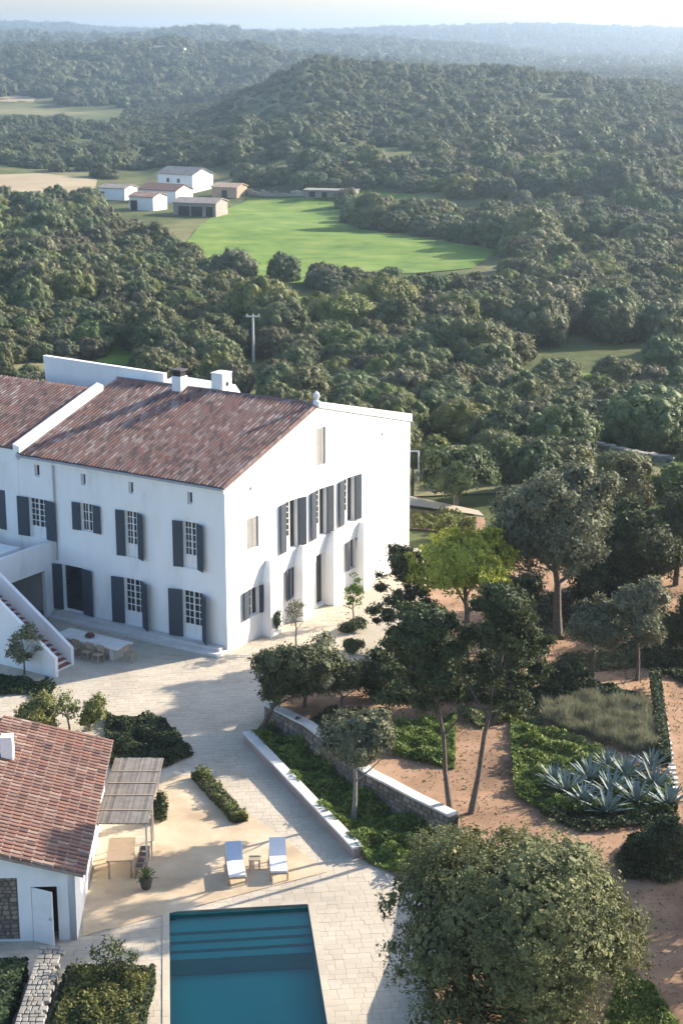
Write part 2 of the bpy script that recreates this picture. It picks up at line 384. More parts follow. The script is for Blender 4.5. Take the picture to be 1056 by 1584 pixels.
def paving():
    th = R(6.5); e1 = (math.cos(th), math.sin(th)); e2 = (-e1[1], e1[0]); r = random.Random(3)
    poly = [(p[0] * e1[0] + p[1] * e1[1], p[0] * e2[0] + p[1] * e2[1]) for p in pave_outer]
    hole = [(p[0] * e1[0] + p[1] * e1[1], p[0] * e2[0] + p[1] * e2[1]) for p in pool]
    loc = lambda P: [(p[0] * e1[0] + p[1] * e1[1], p[0] * e2[0] + p[1] * e2[1]) for p in P]
    cov = [loc(gravel_poly), loc(bed_tri), loc(bed_mid)]
    ar = sum(hole[i - 1][0] * hole[i][1] - hole[i][0] * hole[i - 1][1] for i in range(4)); hsign = -1 if ar > 0 else 1
    stones = []; b = 40.
    while b < 92:
        h = r.uniform(.26, .36); a = -16. + r.random()
        while a < 10:
            L_ = r.uniform(.26, .6); cx, cy = a + L_ / 2, b + h / 2; g = .004
            cell = [(a + g, b + g), (a + L_ - g, b + g), (a + L_ - g, b + h - g), (a + g, b + h - g)]
            cw = (cx * e1[0] + cy * e2[0], cx * e1[1] + cy * e2[1])
            px, py = proj(cw[0], cw[1], 0)
            if -60 < px < 1100 and py < 1640 and not any(all(pip(q[0], q[1], c) for q in cell) for c in cov) and pip(cx, cy, poly) and not all(pip(q[0], q[1], hole) for q in cell):
                if any(pip(q[0], q[1], hole) for q in cell):
                    best = None; inside = pip(cx, cy, hole)
                    for i in range(4):
                        A_, B_ = hole[i], hole[(i + 1) % 4]; ln_ = math.hypot(B_[0] - A_[0], B_[1] - A_[1])
                        dd = ((B_[0] - A_[0]) * (cy - A_[1]) - (B_[1] - A_[1]) * (cx - A_[0])) / ln_
                        if inside: key = -abs(dd)
                        elif hsign * dd > 0: key = hsign * dd
                        else: continue
                        if best is None or key > best[0]: best = (key, A_, B_, ln_)
                    if best is None: a += L_; continue
                    _, A_, B_, ln_ = best; ux, uy = (B_[0] - A_[0]) / ln_, (B_[1] - A_[1]) / ln_; nx_, ny_ = -uy * hsign, ux * hsign
                    f = lambda t, o: (A_[0] + ux * t + nx_ * o, A_[1] + uy * t + ny_ * o)
                    cv = [f(-30, 0), f(60, 0), f(60, 9), f(-30, 9)]
                    if hsign < 0: cv = cv[::-1]
                    cell = clip_to(cell, cv)
                    if len(cell) < 3: a += L_; continue
                stones.append((cw[1], [(q[0] * e1[0] + q[1] * e2[0], q[0] * e1[1] + q[1] * e2[1]) for q in cell], r.uniform(-.004, .004)))
            a += L_
        b += h
    vis = [s for s in stones if 0 < proj(s[1][0][0], s[1][0][1], 0)[0] < 1056 and proj(s[1][0][0], s[1][0][1], 0)[1] < 1584]
    vis.sort(key=lambda s: s[0]); near = set(id(s) for s in vis[:290])
    rest = MB()
    for s in stones:
        if id(s) in near: MB().prism(s[1], -.03, .012 + s[2]).build('paving_stone', M['paver'], terr)
        else: rest.prism(s[1], -.03, .012 + s[2])
    tag(rest.build('paving_stone', M['paver'], terr), kind='stuff')
paving()

# ------------------------------------------------------------------ pool
def vadd(a, b, t): return (a[0] + (b[0] - a[0]) * t, a[1] + (b[1] - a[1]) * t)
pl = thing('swimming_pool', 'rectangular teal swimming pool with submerged steps at its far end', 'swimming pool', (-3, 50, 0))
mb = MB(); A, B, Cc, D = pool
for a, b in ((A, B), (B, Cc), (Cc, D), (D, A)): mb.quad((a[0], a[1], -.02), (b[0], b[1], -.02), (b[0], b[1], -1.3), (a[0], a[1], -1.3))
mb.quad(*[(p[0], p[1], -1.3) for p in pool])
mb.build('basin', M['pool'], pl)
for i in range(4):
    t0, t1 = i * .032 + (0.03 if i else 0), (i + 1) * .032 + .03
    mb = MB().prism([vadd(A, D, t0), vadd(A, D, t1), vadd(B, Cc, t1), vadd(B, Cc, t0)], -1.28, -.34 - .11 * i); mb.build('step', M['pool'], pl)
def water_mat():
    m = bpy.data.materials.new('pool_water'); m.use_nodes = True; n = m.node_tree.nodes; L = m.node_tree.links; n.clear()
    o = n.new('ShaderNodeOutputMaterial'); t = n.new('ShaderNodeBsdfTransparent'); t.inputs[0].default_value = (.62, .92, .95, 1)
    g = n.new('ShaderNodeBsdfGlossy'); g.inputs['Roughness'].default_value = .04; f = n.new('ShaderNodeFresnel'); f.inputs[0].default_value = 1.33
    ms = n.new('ShaderNodeMixShader'); bp = n.new('ShaderNodeBump'); bp.inputs['Strength'].default_value = .12; bp.inputs['Distance'].default_value = .05
    no = n.new('ShaderNodeTexNoise'); no.inputs['Scale'].default_value = 2.2; no.inputs['Detail'].default_value = 4
    tc = n.new('ShaderNodeTexCoord'); L.new(tc.outputs['Object'], no.inputs[0]); L.new(no.outputs[0], bp.inputs['Height'])
    L.new(bp.outputs[0], g.inputs['Normal']); L.new(bp.outputs[0], f.inputs['Normal'])
    L.new(f.outputs[0], ms.inputs[0]); L.new(t.outputs[0], ms.inputs[1]); L.new(g.outputs[0], ms.inputs[2]); L.new(ms.outputs[0], o.inputs[0])
    return m
M['water'] = water_mat()
tag(MB().quad(*[(p[0], p[1], -.12) for p in pool[::-1]]).build('pool_water', M['water'], pl))
cen = vadd(vadd(A, B, .5), vadd(D, Cc, .5), .5)
for a, b in ((A, B), (B, Cc), (Cc, D), (D, A)):
    Lg = math.hypot(b[0] - a[0], b[1] - a[1]); n = max(1, round(Lg / 1.0)); ex = ((b[0] - a[0]) / Lg, (b[1] - a[1]) / Lg); nx = (ex[1], -ex[0])
    if (cen[0] - a[0]) * nx[0] + (cen[1] - a[1]) * nx[1] > 0: nx = (-nx[0], -nx[1])
    for i in range(n):
        p, q = vadd(a, b, i / n), vadd(a, b, (i + 1) / n); p = (p[0] + ex[0] * .005, p[1] + ex[1] * .005); q = (q[0] - ex[0] * .005, q[1] - ex[1] * .005)
        poly = [p, q, (q[0] + nx[0] * .24, q[1] + nx[1] * .24), (p[0] + nx[0] * .24, p[1] + nx[1] * .24)]
        if (poly[1][0] - poly[0][0]) * (poly[2][1] - poly[1][1]) - (poly[1][1] - poly[0][1]) * (poly[2][0] - poly[1][0]) < 0: poly = poly[::-1]
        MB().prism(poly, -.1, .035).build('coping_stone', M['paver'], pl)

# ------------------------------------------------------------------ main house
AZ = .56258905
U = Vector((math.sin(AZ), math.cos(AZ), 0)); V = Vector((-math.cos(AZ), math.sin(AZ), 0)); C0 = Vector((-5.729, 81.512, 0))
def HL(s, off, z): return C0 + V * s - U * off + Vector((0, 0, z))        # along the left (shaded) front
def HG(s, off, z): return C0 + U * s - V * off + Vector((0, 0, z))        # along the gable front
def wall_panel(name, fr, outline, holes, parent, m, depth=.28, inner=None):
    loops = [[Vector((a, b, 0)) for a, b in outline]] + [[Vector((a, b, 0)) for a, b in ((h[0], h[1]), (h[2], h[1]), (h[2], h[3]), (h[0], h[3]))] for h in holes]
    mb = MB(); vs = [v for l in loops for v in l]; mb.v = [tuple(fr(v.x, 0, v.y)) for v in vs]
    for f in tessellate_polygon(loops): mb.f.append(tuple(f))
    for h in holes:
        c = [(h[0], h[1]), (h[2], h[1]), (h[2], h[3]), (h[0], h[3])]
        for i in range(4):
            a, b = c[i], c[(i + 1) % 4]; mb.quad(fr(a[0], 0, a[1]), fr(b[0], 0, b[1]), fr(b[0], -depth, b[1]), fr(a[0], -depth, a[1]))
    o = mb.build(name, m, parent)
    return o
house = thing('farmhouse', 'large two storey white farmhouse with tiled roof and dark shutters', 'house', tuple(C0))
RS = .3125
ZR = 8.6 + RS * 8.32
left_wins = [('door', 9.35, .36, 10.75, 2.9), ('french', 5.35, .36, 6.55, 2.88), ('french', 1.5, .36, 2.75, 2.88),
             ('win', 8.45, 4.98, 9.3, 6.5), ('french', 5.5, 4.05, 6.35, 6.52), ('french', 1.72, 4.08, 2.62, 6.52), ('french', 11.7, 4.1, 12.9, 6.28),
             ('small', 2.0, 7.45, 2.3, 8.08), ('small', 5.75, 7.45, 6.05, 8.08), ('small', 8.9, 7.45, 9.2, 8.08), ('small', 12.05, 7.5, 12.4, 8.15)]
g_wins = [('closed', 8.25, 7.9, 9.15, 9.95), ('closed', 1.8, 4.9, 2.85, 6.52), ('french', 5.28, 3.97, 6.40, 6.62), ('french', 8.15, 3.97, 9.22, 6.62), ('french', 10.95, 4.05, 12.05, 6.62),
          ('win', 1.85, 1.3, 2.8, 2.8), ('win', 5.6, 1.25, 6.4, 2.95), ('plain_door', 8.2, .15, 9.0, 2.98), ('win', 11.5, 1.3, 12.2, 3.0)]
wall_panel('front_wall', HL, [(0, -.3), (13.55, -.3), (13.55, 8.6), (0, 8.6)], [w_[1:] for w_ in left_wins], house, M['white'])
wall_panel('gable_wall', HG, [(0, -.3), (18.2, -.3), (18.2, 8.75), (8.45, ZR + .1), (8.32, ZR), (0, 8.6)], [w_[1:] for w_ in g_wins], house, M['white'])
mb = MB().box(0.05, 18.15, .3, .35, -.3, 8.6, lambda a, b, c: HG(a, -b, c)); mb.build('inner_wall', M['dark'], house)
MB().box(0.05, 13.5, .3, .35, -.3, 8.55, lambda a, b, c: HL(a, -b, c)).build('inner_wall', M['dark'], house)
MB().box(0, 13.55, 18.0, 18.2, -.3, 8.7, lambda a, b, c: HL(a, -b, c)).build('back_wall', M['white'], house)
MB().box(13.3, 13.55, 0.36, 18.0, -.3, 8.55, lambda a, b, c: HL(a, -b, c)).build('party_wall', M['white'], house)
# rear white roof volume beyond the ridge
MB().hexa([HL(-.0, -8.5, ZR - .12), HL(13.5, -8.5, ZR - .12), HL(13.5, -18.2, 8.6), HL(0, -18.2, 8.6)],
          [HL(-.0, -8.5, ZR + .02), HL(13.5, -8.5, ZR + .02), HL(13.5, -18.2, 8.72), HL(0, -18.2, 8.72)]).build('rear_roof', M['white'], house)
MB().hexa([HL(-.06, -8.45, ZR - .1), HL(.3, -8.45, ZR - .1), HL(.3, -18.3, 8.5), HL(-.06, -18.3, 8.5)],
          [HL(-.06, -8.45, ZR + .22), HL(.3, -8.45, ZR + .22), HL(.3, -18.3, 8.95), HL(-.06, -18.3, 8.95)]).build('parapet', M['white'], house)
# raised rear block seen over the roof
MB().hexa([HL(10.6, -8.9, 9.6), HL(19.3, -8.9, 9.6), HL(19.3, -9.2, 9.6), HL(10.6, -9.2, 9.6)],
          [HL(10.6, -8.9, 11.74), HL(19.5, -8.9, 11.9), HL(19.5, -9.2, 11.9), HL(10.6, -9.2, 11.74)]).build('rear_block', M['white'], house)
MB().hexa([HL(6.4, -8.6, 10.2), HL(10.598, -8.6, 10.2), HL(10.598, -11, 10.2), HL(6.4, -11, 10.2)],
          [HL(6.4, -8.62, 11.2), HL(10.598, -8.62, 11.2), HL(10.598, -9.9, 11.5), HL(6.4, -9.9, 11.4)]).build('white_roof_slope', M['white'], house)
# plinth steps along the left front
MB().box(.0, 11.0, .0, 0.9, -.05, .17, HL).build('step', M['cap'], house)
MB().box(.15, 11.0, .0, 0.5, .17, .34, HL).build('step', M['cap'], house)
MB().tube([HL(11.05, .08, 8.5), HL(11.05, .08, 5.6), HL(11.05, .08, 3.1)], .055, 6).build('drainpipe', M['metal'], house)
MB().tube([HL(0, .16, 8.50), HL(13.5, .16, 8.50)], .07, 6).build('gutter', M['metal'], house)
MB().box(-.02, 13.5, .0, .12, 8.30, 8.50, HL).build('cornice', M['white'], house)
def make_window(kind, fr, s0, z0, s1, z1, a0=8, a1=30, gable=False, flip=False):
    nm = {'door': 'doorway', 'plain_door': 'doorway', 'small': 'vent_window', 'closed': 'shuttered_window'}.get(kind, 'window')
    w_ = link(nm, MB().box(s0, s1, -.22, -.2, z0, z1, fr).mesh(nm, M['glass'] if kind != 'closed' else M['gshutter']), house)
    fm = M['white2']; t = .05
    m_ = MB()
    for a, b in ((s0 + .001, s0 + t), (s1 - t, s1 - .001)): m_.box(a, b, -.19, -.13, z0 + .001, z1 - .001, fr)
    for a, b in ((z0 + .001, z0 + t), (z1 - t, z1 - .001)): m_.box(s0 + t, s1 - t, -.188, -.132, a, b, fr)
    m_.build('frame', fm, w_)
    mid = (s0 + s1) / 2
    if kind == 'closed':
        for a, b in ((s0 + .03, mid - .01), (mid + .01, s1 - .03)):
            sh = MB().box(a, b, -.12, -.07, z0 + .03, z1 - .03, fr)
            k = z0 + .1
            while k < z1 - .12: sh.box(a + .08, b - .08, -.07, -.055, k, k + .05, fr); k += .11
            sh.build('shutter', M['gshutter'], w_)
        return
    if kind in ('french', 'win'):
        g = MB().box(mid - .035, mid + .035, -.185, -.125, z0 + t, z1 - t, fr)
        H_ = z1 - z0; rows = max(2, round(H_ / .48)); lo = z0 + (.28 * H_ if kind == 'french' else t)
        for i in range(1, rows): zz = lo + (z1 - lo) * i / rows; g.box(s0 + t, mid if gable else s1 - t, -.182, -.14, zz - .018, zz + .018, fr)
        for mm in (((s0 + mid) / 2,) if gable else ((s0 + mid) / 2, (s1 + mid) / 2)): g.box(mm - .014, mm + .014, -.183, -.145, lo, z1 - t, fr)
        g.build('glazing_bar', fm, w_)
        if kind == 'french':
            for a, b in ((s0 + t + .002, mid - .037), (mid + .037, s1 - t - .002))[:1 if gable else 2]: MB().box(a, b, -.178, -.148, z0 + t, z0 + .28 * H_, fr).build('door_panel', fm, w_)
    if kind in ('small', 'plain_door'): return
    wd = (s1 - s0) * ((.52 if gable else .62) if kind != 'door' else .55)
    for side, ang in ((0, a0), (1, a1)):
        ca, sa = math.cos(R(ang)), math.sin(R(ang)); hs = s0 if side == 0 else s1; sg = -1 if side == 0 else 1
        g = lambda a, b, c, hs=hs, sg=sg, ca=ca, sa=sa: fr(hs + sg * (a * ca - b * sa), .03 + a * sa + b * ca, c)
        sh = MB().box(.0, wd, .0, .045, z0 + .02, z1, g)
        k = z0 + .12
        while k < z1 - .12: sh.box(.07, wd - .07, .045, .06, k, k + .045, g); sh.box(.07, wd - .07, -.015, 0, k, k + .045, g); k += .1
        sh.build('shutter', M['shutter'], w_)
angs = {0: (5, 5)}
r_ = random.Random(11)
for i, w_ in enumerate(left_wins):
    make_window(w_[0], HL, *w_[1:], a0=r_.choice([25, 32, 40]) if i in (1, 2) else r_.choice([6, 10, 24]), a1=r_.choice([6, 10, 14]))
for w_ in g_wins: make_window(w_[0], HG, *w_[1:], a0=r_.choice([5, 8]), a1=r_.choice([8, 12, 15]), gable=True)
for s0, hz in ((3.0, 4.0), (6.0, 4.05), (9.05, 4.05), (12.15, 3.85)):
    wd, d, hs = .92, .60, hz - 1.0
    mb = MB(); bs = [HG(s0, -.02, -.05), HG(s0 + wd, -.02, -.05), HG(s0 + wd, d, -.05), HG(s0, d, -.05)]
    sh_ = [HG(s0 + .05, -.02, hs), HG(s0 + wd - .05, -.02, hs), HG(s0 + wd - .05, d - .05, hs), HG(s0 + .05, d - .05, hs)]
    tp_ = [HG(s0 + wd / 2 - .03, .02, hz), HG(s0 + wd / 2 + .03, .02, hz), HG(s0 + wd / 2 + .03, .3, hz), HG(s0 + wd / 2 - .03, .3, hz)]
    n = len(mb.v); mb.v += [tuple(p) for p in bs + sh_ + tp_]
    for q in (0, 4):
        for k in range(4): mb.f.append((n + q + k, n + q + (k + 1) % 4, n + q + 4 + (k + 1) % 4, n + q + 4 + k))
    mb.f += [(n + 3, n + 2, n + 1, n), (n + 8, n + 9, n + 10, n + 11)]
    mb.build('buttress', M['white'], house)
for s, z in ((2.31, 8.1), (15.1, 8.4)): MB().box(s - .12, s + .12, .0, .06, z - .07, z + .07, HG).build('vent', M['cap'], house)
fin = MB().tube([HG(8.36, -.05, ZR), HG(8.36, -.05, ZR + .25), HG(8.36, -.05, ZR + .32), HG(8.36, -.05, ZR + .5), HG(8.36, -.05, ZR + .66), HG(8.36, -.05, ZR + .78)], [.2, .17, .09, .17, .15, .03], 8); fin.build('finial', M['white'], house)
# chimneys
def chimney(s, off, w_, d, z0, z1, dark=True):
    o = MB().box(s, s + w_, off, off + d, z0, z1, HL).build('chimney', M['white'], house)
    if dark:
        MB().box(s + .06, s + w_ - .06, off + .06, off + d - .06, z1, z1 + .3, HL).build('flue', M['dark'], o)
        MB().box(s - .04, s + w_ + .04, off - .04, off + d + .04, z1 + .3, z1 + .38, HL).build('cap', M['pot'], o)
    else:
        c = HL(s, off + d / 2, (z0 + z1) / 2 + .3)
        MB().tube([c - (-V) * .02, c + (-V) * .03], .13, 10).build('vent_hole', M['dark'], o)
        MB().box(s - .03, s + w_ + .03, off - .03, off + d + .03, z1, z1 + .06, HL).build('cap', M['white'], o)
chimney(8.5, -8.35, .62, .62, 10.6, 11.95)
chimney(6.35, -9.5, .75, .85, 10.4, 12.15, False)

# tiles
def tile_mesh(m, L_=.44, r0=.105, r1=.085, name='roof_tile', n=4):
    mb = MB(); rings = []
    for x, r, dz in ((0, r1, .0), (L_, r0, .0)):
        for rr in (r, r - .018):
            base = len(mb.v)
            for k in range(n + 1):
                t = math.pi * k / n; mb.v.append((x, rr * math.cos(t), rr * math.sin(t) * .85))
            rings.append(base)
    a, b, c, d = rings
    for k in range(n):
        mb.f += [(a + k, c + k, c + k + 1, a + k + 1), (b + k, b + k + 1, d + k + 1, d + k), (c + k, d + k, d + k + 1, c + k + 1)]
    return mb.mesh(name, m), mb
def tiled_roof(parent, top, across, down, nc, nr, sp, ln, m, base_poly=None, part_ids=None, seed=1, nind=290, thick=.12):
    """top: corner at the ridge; across: unit along ridge; down: unit down the slope"""
    up = across.cross(down).normalized(); up = up if up.z > 0 else -up
    r = random.Random(seed); me, tm = tile_mesh(m, ln * 1.15, sp * .44, sp * .36)
    rot = Matrix((down, up.cross(down), up)).transposed()
    if rot.determinant() < 0: rot = Matrix((down, -up.cross(down), up)).transposed()
    sl = MB(); W, Hh = nc * sp, nr * ln
    b = [top - up * thick, top + across * W - up * thick, top + across * W + down * Hh - up * thick, top + down * Hh - up * thick]
    sl.hexa(b, [p + up * (thick - .015) for p in b]); roof = sl.build('roof', M['mortar2'] if m is M['tile2'] else M['mortar'], parent)
    if m is M['tile2']:
        for k in range(1, nr + 1):
            b_ = top + down * (k * ln + .02); g_ = [b_, b_ + across * W, b_ + across * W + down * .05, b_ + down * .05]
            MB().hexa([p - up * .01 for p in g_], [p + up * sp * .17 for p in g_]).build('lit_edge_mortar', M['mortar2'], roof)  # cream strips for mortar, with the sunlit tile ends put into their colour
    items = []
    for c in range(nc):
        ox = r.uniform(-.05, .05)
        for k in range(nr):
            p = top + across * (c + .5) * sp + down * (k * ln + ox * ln) + up * (.006 + .012 * (1)) + across * r.uniform(-.008, .008)
            Mx = Matrix.Translation(p) @ (rot @ Matrix.Rotation(r.uniform(-.03, .03), 3, 'Z') @ Matrix.Rotation(.05, 3, 'Y')).to_4x4()
            pj = proj(*p); items.append((p.y if (0 < pj[0] < 1056 and pj[1] < 1584) else 9999, len(items), Mx))
    items.sort(); rest = MB()
    pinv = wm(roof).inverted()
    for i, (_, _, Mx) in enumerate(items):
        if i < nind:
            o = bpy.data.objects.new('roof_tile', me); COL.objects.link(o); o.parent = roof; o.matrix_parent_inverse = pinv; o.matrix_basis = Mx
        else:
            n = len(rest.v); rest.v += [tuple(Mx @ Vector(v)) for v in tm.v]; rest.f += [tuple(n + q for q in f) for f in tm.f]
    tag(rest.build('roof_tile', m, roof), kind='stuff')
    return roof
dn = (-U * math.cos(math.atan(RS)) + Vector((0, 0, -math.sin(math.atan(RS)))))
# main roof: from ridge down to the eave
tiled_roof(house, HL(-.05, -8.36, ZR + .06), V, dn, 58, 23, .234, .386, M['tile'], seed=2)
MB().tube([HL(-.05, -8.36, ZR + .06), HL(13.5, -8.36, ZR + .06)], .12, 6).build('ridge_cap', M['mortar'], house)
# left wing
wing = thing('farmhouse_wing', 'left wing of the white farmhouse under its own lower tiled roof', 'house wing', tuple(HL(18, 0, 0)))
w2 = [('french', 14.0, 4.1, 15.0, 6.28), ('french', 16.2, .3, 17.2, 2.8)]
h_save = house; house = wing
wall_panel('front_wall', HL, [(13.56, -.3), (24, -.3), (24, 8.75), (13.56, 8.75)], [], wing, M['white'])
for w_ in [('french', 14.9, 4.1, 15.8, 6.28)]: pass
MB().box(13.56, 24, -14, -13.8, -.3, 8.6, HL).build('back_wall', M['white'], wing)
MB().box(23.8, 24, -13.8, -.05, -.3, 8.6, HL).build('end_wall', M['white'], wing)
tiled_roof(wing, HL(13.75, -6.6, 8.85 + RS * 6.7), V, dn, 44, 18, .234, .386, M['tile'], seed=5, nind=150)
MB().hexa([HL(13.75, -6.65, 10.75), HL(24, -6.65, 10.75), HL(24, -13.9, 8.6), HL(13.75, -13.9, 8.6)], [HL(13.75, -6.65, 10.95), HL(24, -6.65, 10.95), HL(24, -13.9, 8.8), HL(13.75, -13.9, 8.8)]).build('rear_roof', M['mortar'], wing)
MB().box(14.6, 15.1, -.02, .03, 4.2, 6.4, HL).build('shutter', M['shutter'], wing)
# wall rising between the two roofs
MB().hexa([HL(13.3, .12, 8.3), HL(13.75, .12, 8.3), HL(13.75, -6.9, 10.4), HL(13.3, -6.9, 10.4)],
          [HL(13.3, .12, 9.0), HL(13.75, .12, 9.1), HL(13.75, -6.9, 11.25), HL(13.3, -6.9, 11.15)]).build('parapet', M['white'], wing)
house = h_save
# first floor terrace with outside stair
st = thing('outside_stair', 'white outside stair with dark red treads climbing to the first floor terrace', 'staircase', tuple(HL(8, 5.6, 0)))
MB().box(11.3, 11.55, .02, 4.45, 2.65, 4.1, HL).build('terrace_wall', M['white'], st)
MB().box(11.3, 11.55, .02, .75, -.05, 2.65, HL).build('pier', M['white'], st)
MB().box(11.3, 11.55, 4.452, 5.55, -.05, 4.1, HL).build('pier', M['white'], st)
MB().box(11.552, 24, .02, 7.3, 2.75, 3.1, HL).build('terrace_floor', M['terra'], st)
MB().box(12.3, 23, 1.5, 4.6, 3.1, 3.95, HL).build('white_block', M['white'], st)
MB().box(11.6, 24, 7.1, 7.3, -.05, 4.1, HL).build('front_wall', M['white'], st)
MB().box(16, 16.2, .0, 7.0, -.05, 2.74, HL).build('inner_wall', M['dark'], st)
def slanted(name, s0, s1, off0, off1, zl0, zl1, zt0, m, base=True):
    k = (zl1 - zl0) / (s1 - s0)
    MB().hexa([HL(s0, off0, -.1), HL(s1, off0, -.1), HL(s1, off1, -.1), HL(s0, off1, -.1)][::-1],
              [HL(s0, off0, zl0), HL(s1, off0, zl1), HL(s1, off1, zl1), HL(s0, off1, zl0)][::-1]).build(name, m, st)
slanted('parapet', 5.38, 10.1, 5.45, 5.65, .95, 4.1, 0, M['white'])
slanted('parapet', 4.95, 9.7, 7.1, 7.3, 1.0, 4.1, 0, M['white'])
MB().box(10.1, 11.6, 5.55, 5.75, -.05, 4.1, HL).build('parapet', M['white'], st)
MB().box(9.7, 11.6, 7.1, 7.3, -.05, 4.1, HL).build('parapet', M['white'], st)
for i in range(17):
    s = 5.4 + i * .29; z = .18 * (i + 1)
    MB().box(s, s + .30, 5.66, 7.09, -.05, z - .03, HL).build('riser', M['white'], st)
    MB().box(s - .03, s + .29, 5.66, 7.09, z - .03, z, HL).build('tread', M['terra'], st)
MB().box(10.33, 11.6, 5.76, 7.09, 2.8, 3.08, HL).build('landing', M['terra'], st)

# ------------------------------------------------------------------ pool house
HO = Vector((-9.07, 53.0, 0)); he1 = Vector((.999, .046, 0)); he2 = Vector((-.046, .999, 0))
def HH(a, b, z): return HO - he1 * a + he2 * b + Vector((0, 0, z))     # a to the left, b away
hut = thing('pool_house', 'small white pool house with red tiled roof beside the pool', 'pool house', tuple(HO))
wall_panel('front_wall', lambda s, o, z: HH(s, -o, z), [(0, -.05), (5.2, -.05), (5.2, 3.55), (3.9, 3.62), (0, 2.5)], [(.62, .0, 1.5, 2.05), (1.95, .05, 4.2, 2.4)], hut, M['white'], .3)
MB().box(0, .25, .0, 11, -.05, 2.45, HH).build('side_wall', M['white'], hut)
MB().box(0.26, 5.2, 10.7, 11, -.05, 2.45, HH).build('back_wall', M['white'], hut)
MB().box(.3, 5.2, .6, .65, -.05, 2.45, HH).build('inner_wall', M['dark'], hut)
MB().box(5.0, 5.2, .31, 10.69, -.05, 3.1, HH).build('side_wall', M['white'], hut)
tn = math.atan(1.08 / 4.0); hd = he1 * math.cos(tn) + Vector((0, 0, -math.sin(tn)))
tiled_roof(hut, HH(3.95, -.22, 3.74), he2, hd, 41, 12, .28, .37, M['tile2'], seed=9)
MB().hexa([HH(3.96, -.2, 3.55), HH(3.96, 11.2, 3.55), HH(6.5, 11.2, 2.8), HH(6.5, -.2, 2.8)], [HH(3.96, -.2, 3.7), HH(3.96, 11.2, 3.7), HH(6.5, 11.2, 2.95), HH(6.5, -.2, 2.95)]).build('roof_rear_slope', M['mortar'], hut)
MB().box(3.0, 3.45, 7.2, 7.65, 3.2, 4.5, HH).build('chimney', M['white'], hut)
# door ajar
dr = MB(); ca, sa = math.cos(R(28)), math.sin(R(28))
dg = lambda a, b, z: HH(1.48 - a * ca - b * sa, -.02 - a * sa + b * ca, z)
dr.box(0, .82, 0, .05, .02, 2.03, dg).box(.1, .72, -.01, 0, .15, .95, dg).box(.1, .72, -.01, 0, 1.05, 1.9, dg)
door = dr.build('door', M['white2'], hut); MB().box(.70, .76, -.05, -.01, .98, 1.06, dg).build('handle', M['metal'], door)
def rubble(parent, fr, s0, s1, z0, z1, size, m, seed, name='stone', proud=.05):
    r = random.Random(seed); z = z0
    while z < z1 - .05:
        h = min(r.uniform(.55, 1.15) * size, z1 - z); s = s0 - r.random() * size * .5; s = max(s, s0)
        while s < s1 - .03:
            w_ = min(r.uniform(.8, 1.7) * size, s1 - s); g = .012
            if w_ > .06:
                j = lambda: r.uniform(-.12, .12) * size * .5
                k1, k2, k3, k4 = [r.uniform(.05, .4) * min(w_, h) for _ in range(4)]
                c = [(s + g + k1, z + g), (s + w_ - g - k2 * .6, z + g + abs(j()) * .5), (s + w_ - g, z + h * .5 + j() * .6), (s + w_ - g - k3, z + h - g), (s + g + k4 * .6, z + h - g - abs(j()) * .5), (s + g, z + h * .45 + j() * .6)]
                p = proud * r.uniform(.4, 1.2)
                b = [fr(a, -.03, q) for a, q in c]; mid = (s + w_ / 2, z + h / 2)
                t = [fr(mid[0] + (a - mid[0]) * .82, p, mid[1] + (q - mid[1]) * .82) for a, q in c]
                MB().hexa(b, t).build(name, m, parent)
            s += w_
        z += h
pan = MB().box(1.96, 4.19, .1, .3, .06, 2.39, HH).build('stone_panel', M['rubjoint'], hut)
rubble(pan, lambda s, o, z: HH(s, .1 - o, z), 1.97, 3.3, .07, 2.38, .19, M['rubble'], 4)

# pergola
pg = thing('pergola', 'reed covered pergola on slim posts beside the pool house', 'pergola', (-8, 60, 0))
zt = 2.05; PX0, PX1, PY0, PY1 = -8.98, -7.18, 57.6, 63.4
for x, y in ((PX1, PY0 + .15), (PX1 - .15, PY1 - .1), (PX1 - .07, (PY0 + PY1) / 2)): MB().tube([(x, y, 0), (x, y, zt)], .035, 6).build('post', M['metal'], pg)
for x in (PX0 + .05, PX1 - .03): MB().box(x - .04, x + .04, PY0, PY1, zt - .02, zt + .06).build('beam', M['metal'], pg)
y = PY0; k = 0
while y < PY1:
    MB().box(PX0, PX1 + .06, y + .02, y + .06, zt + .06, zt + .11).build('rafter', M['wood'], pg); y += .72
mat_ = MB(); r_ = random.Random(5); x = PX0 - .05
while x < PX1 + .08:
    y0 = PY0 - .05 + r_.uniform(-.04, .04); y1 = PY1 + .05 + r_.uniform(-.04, .04)
    mat_.box(x, x + .028, y0, y1, zt + .112 + r_.uniform(0, .012), zt + .135 + r_.uniform(0, .012)); x += .031
tag(mat_.build('reed_mat', M['reed'], pg), kind='stuff')
for y in (58.6, 59.9, 61.0, 62.1): MB().box(PX0, PX1 + .06, y, y + .05, zt + .15, zt + .17).build('batten', M['wood'], pg)
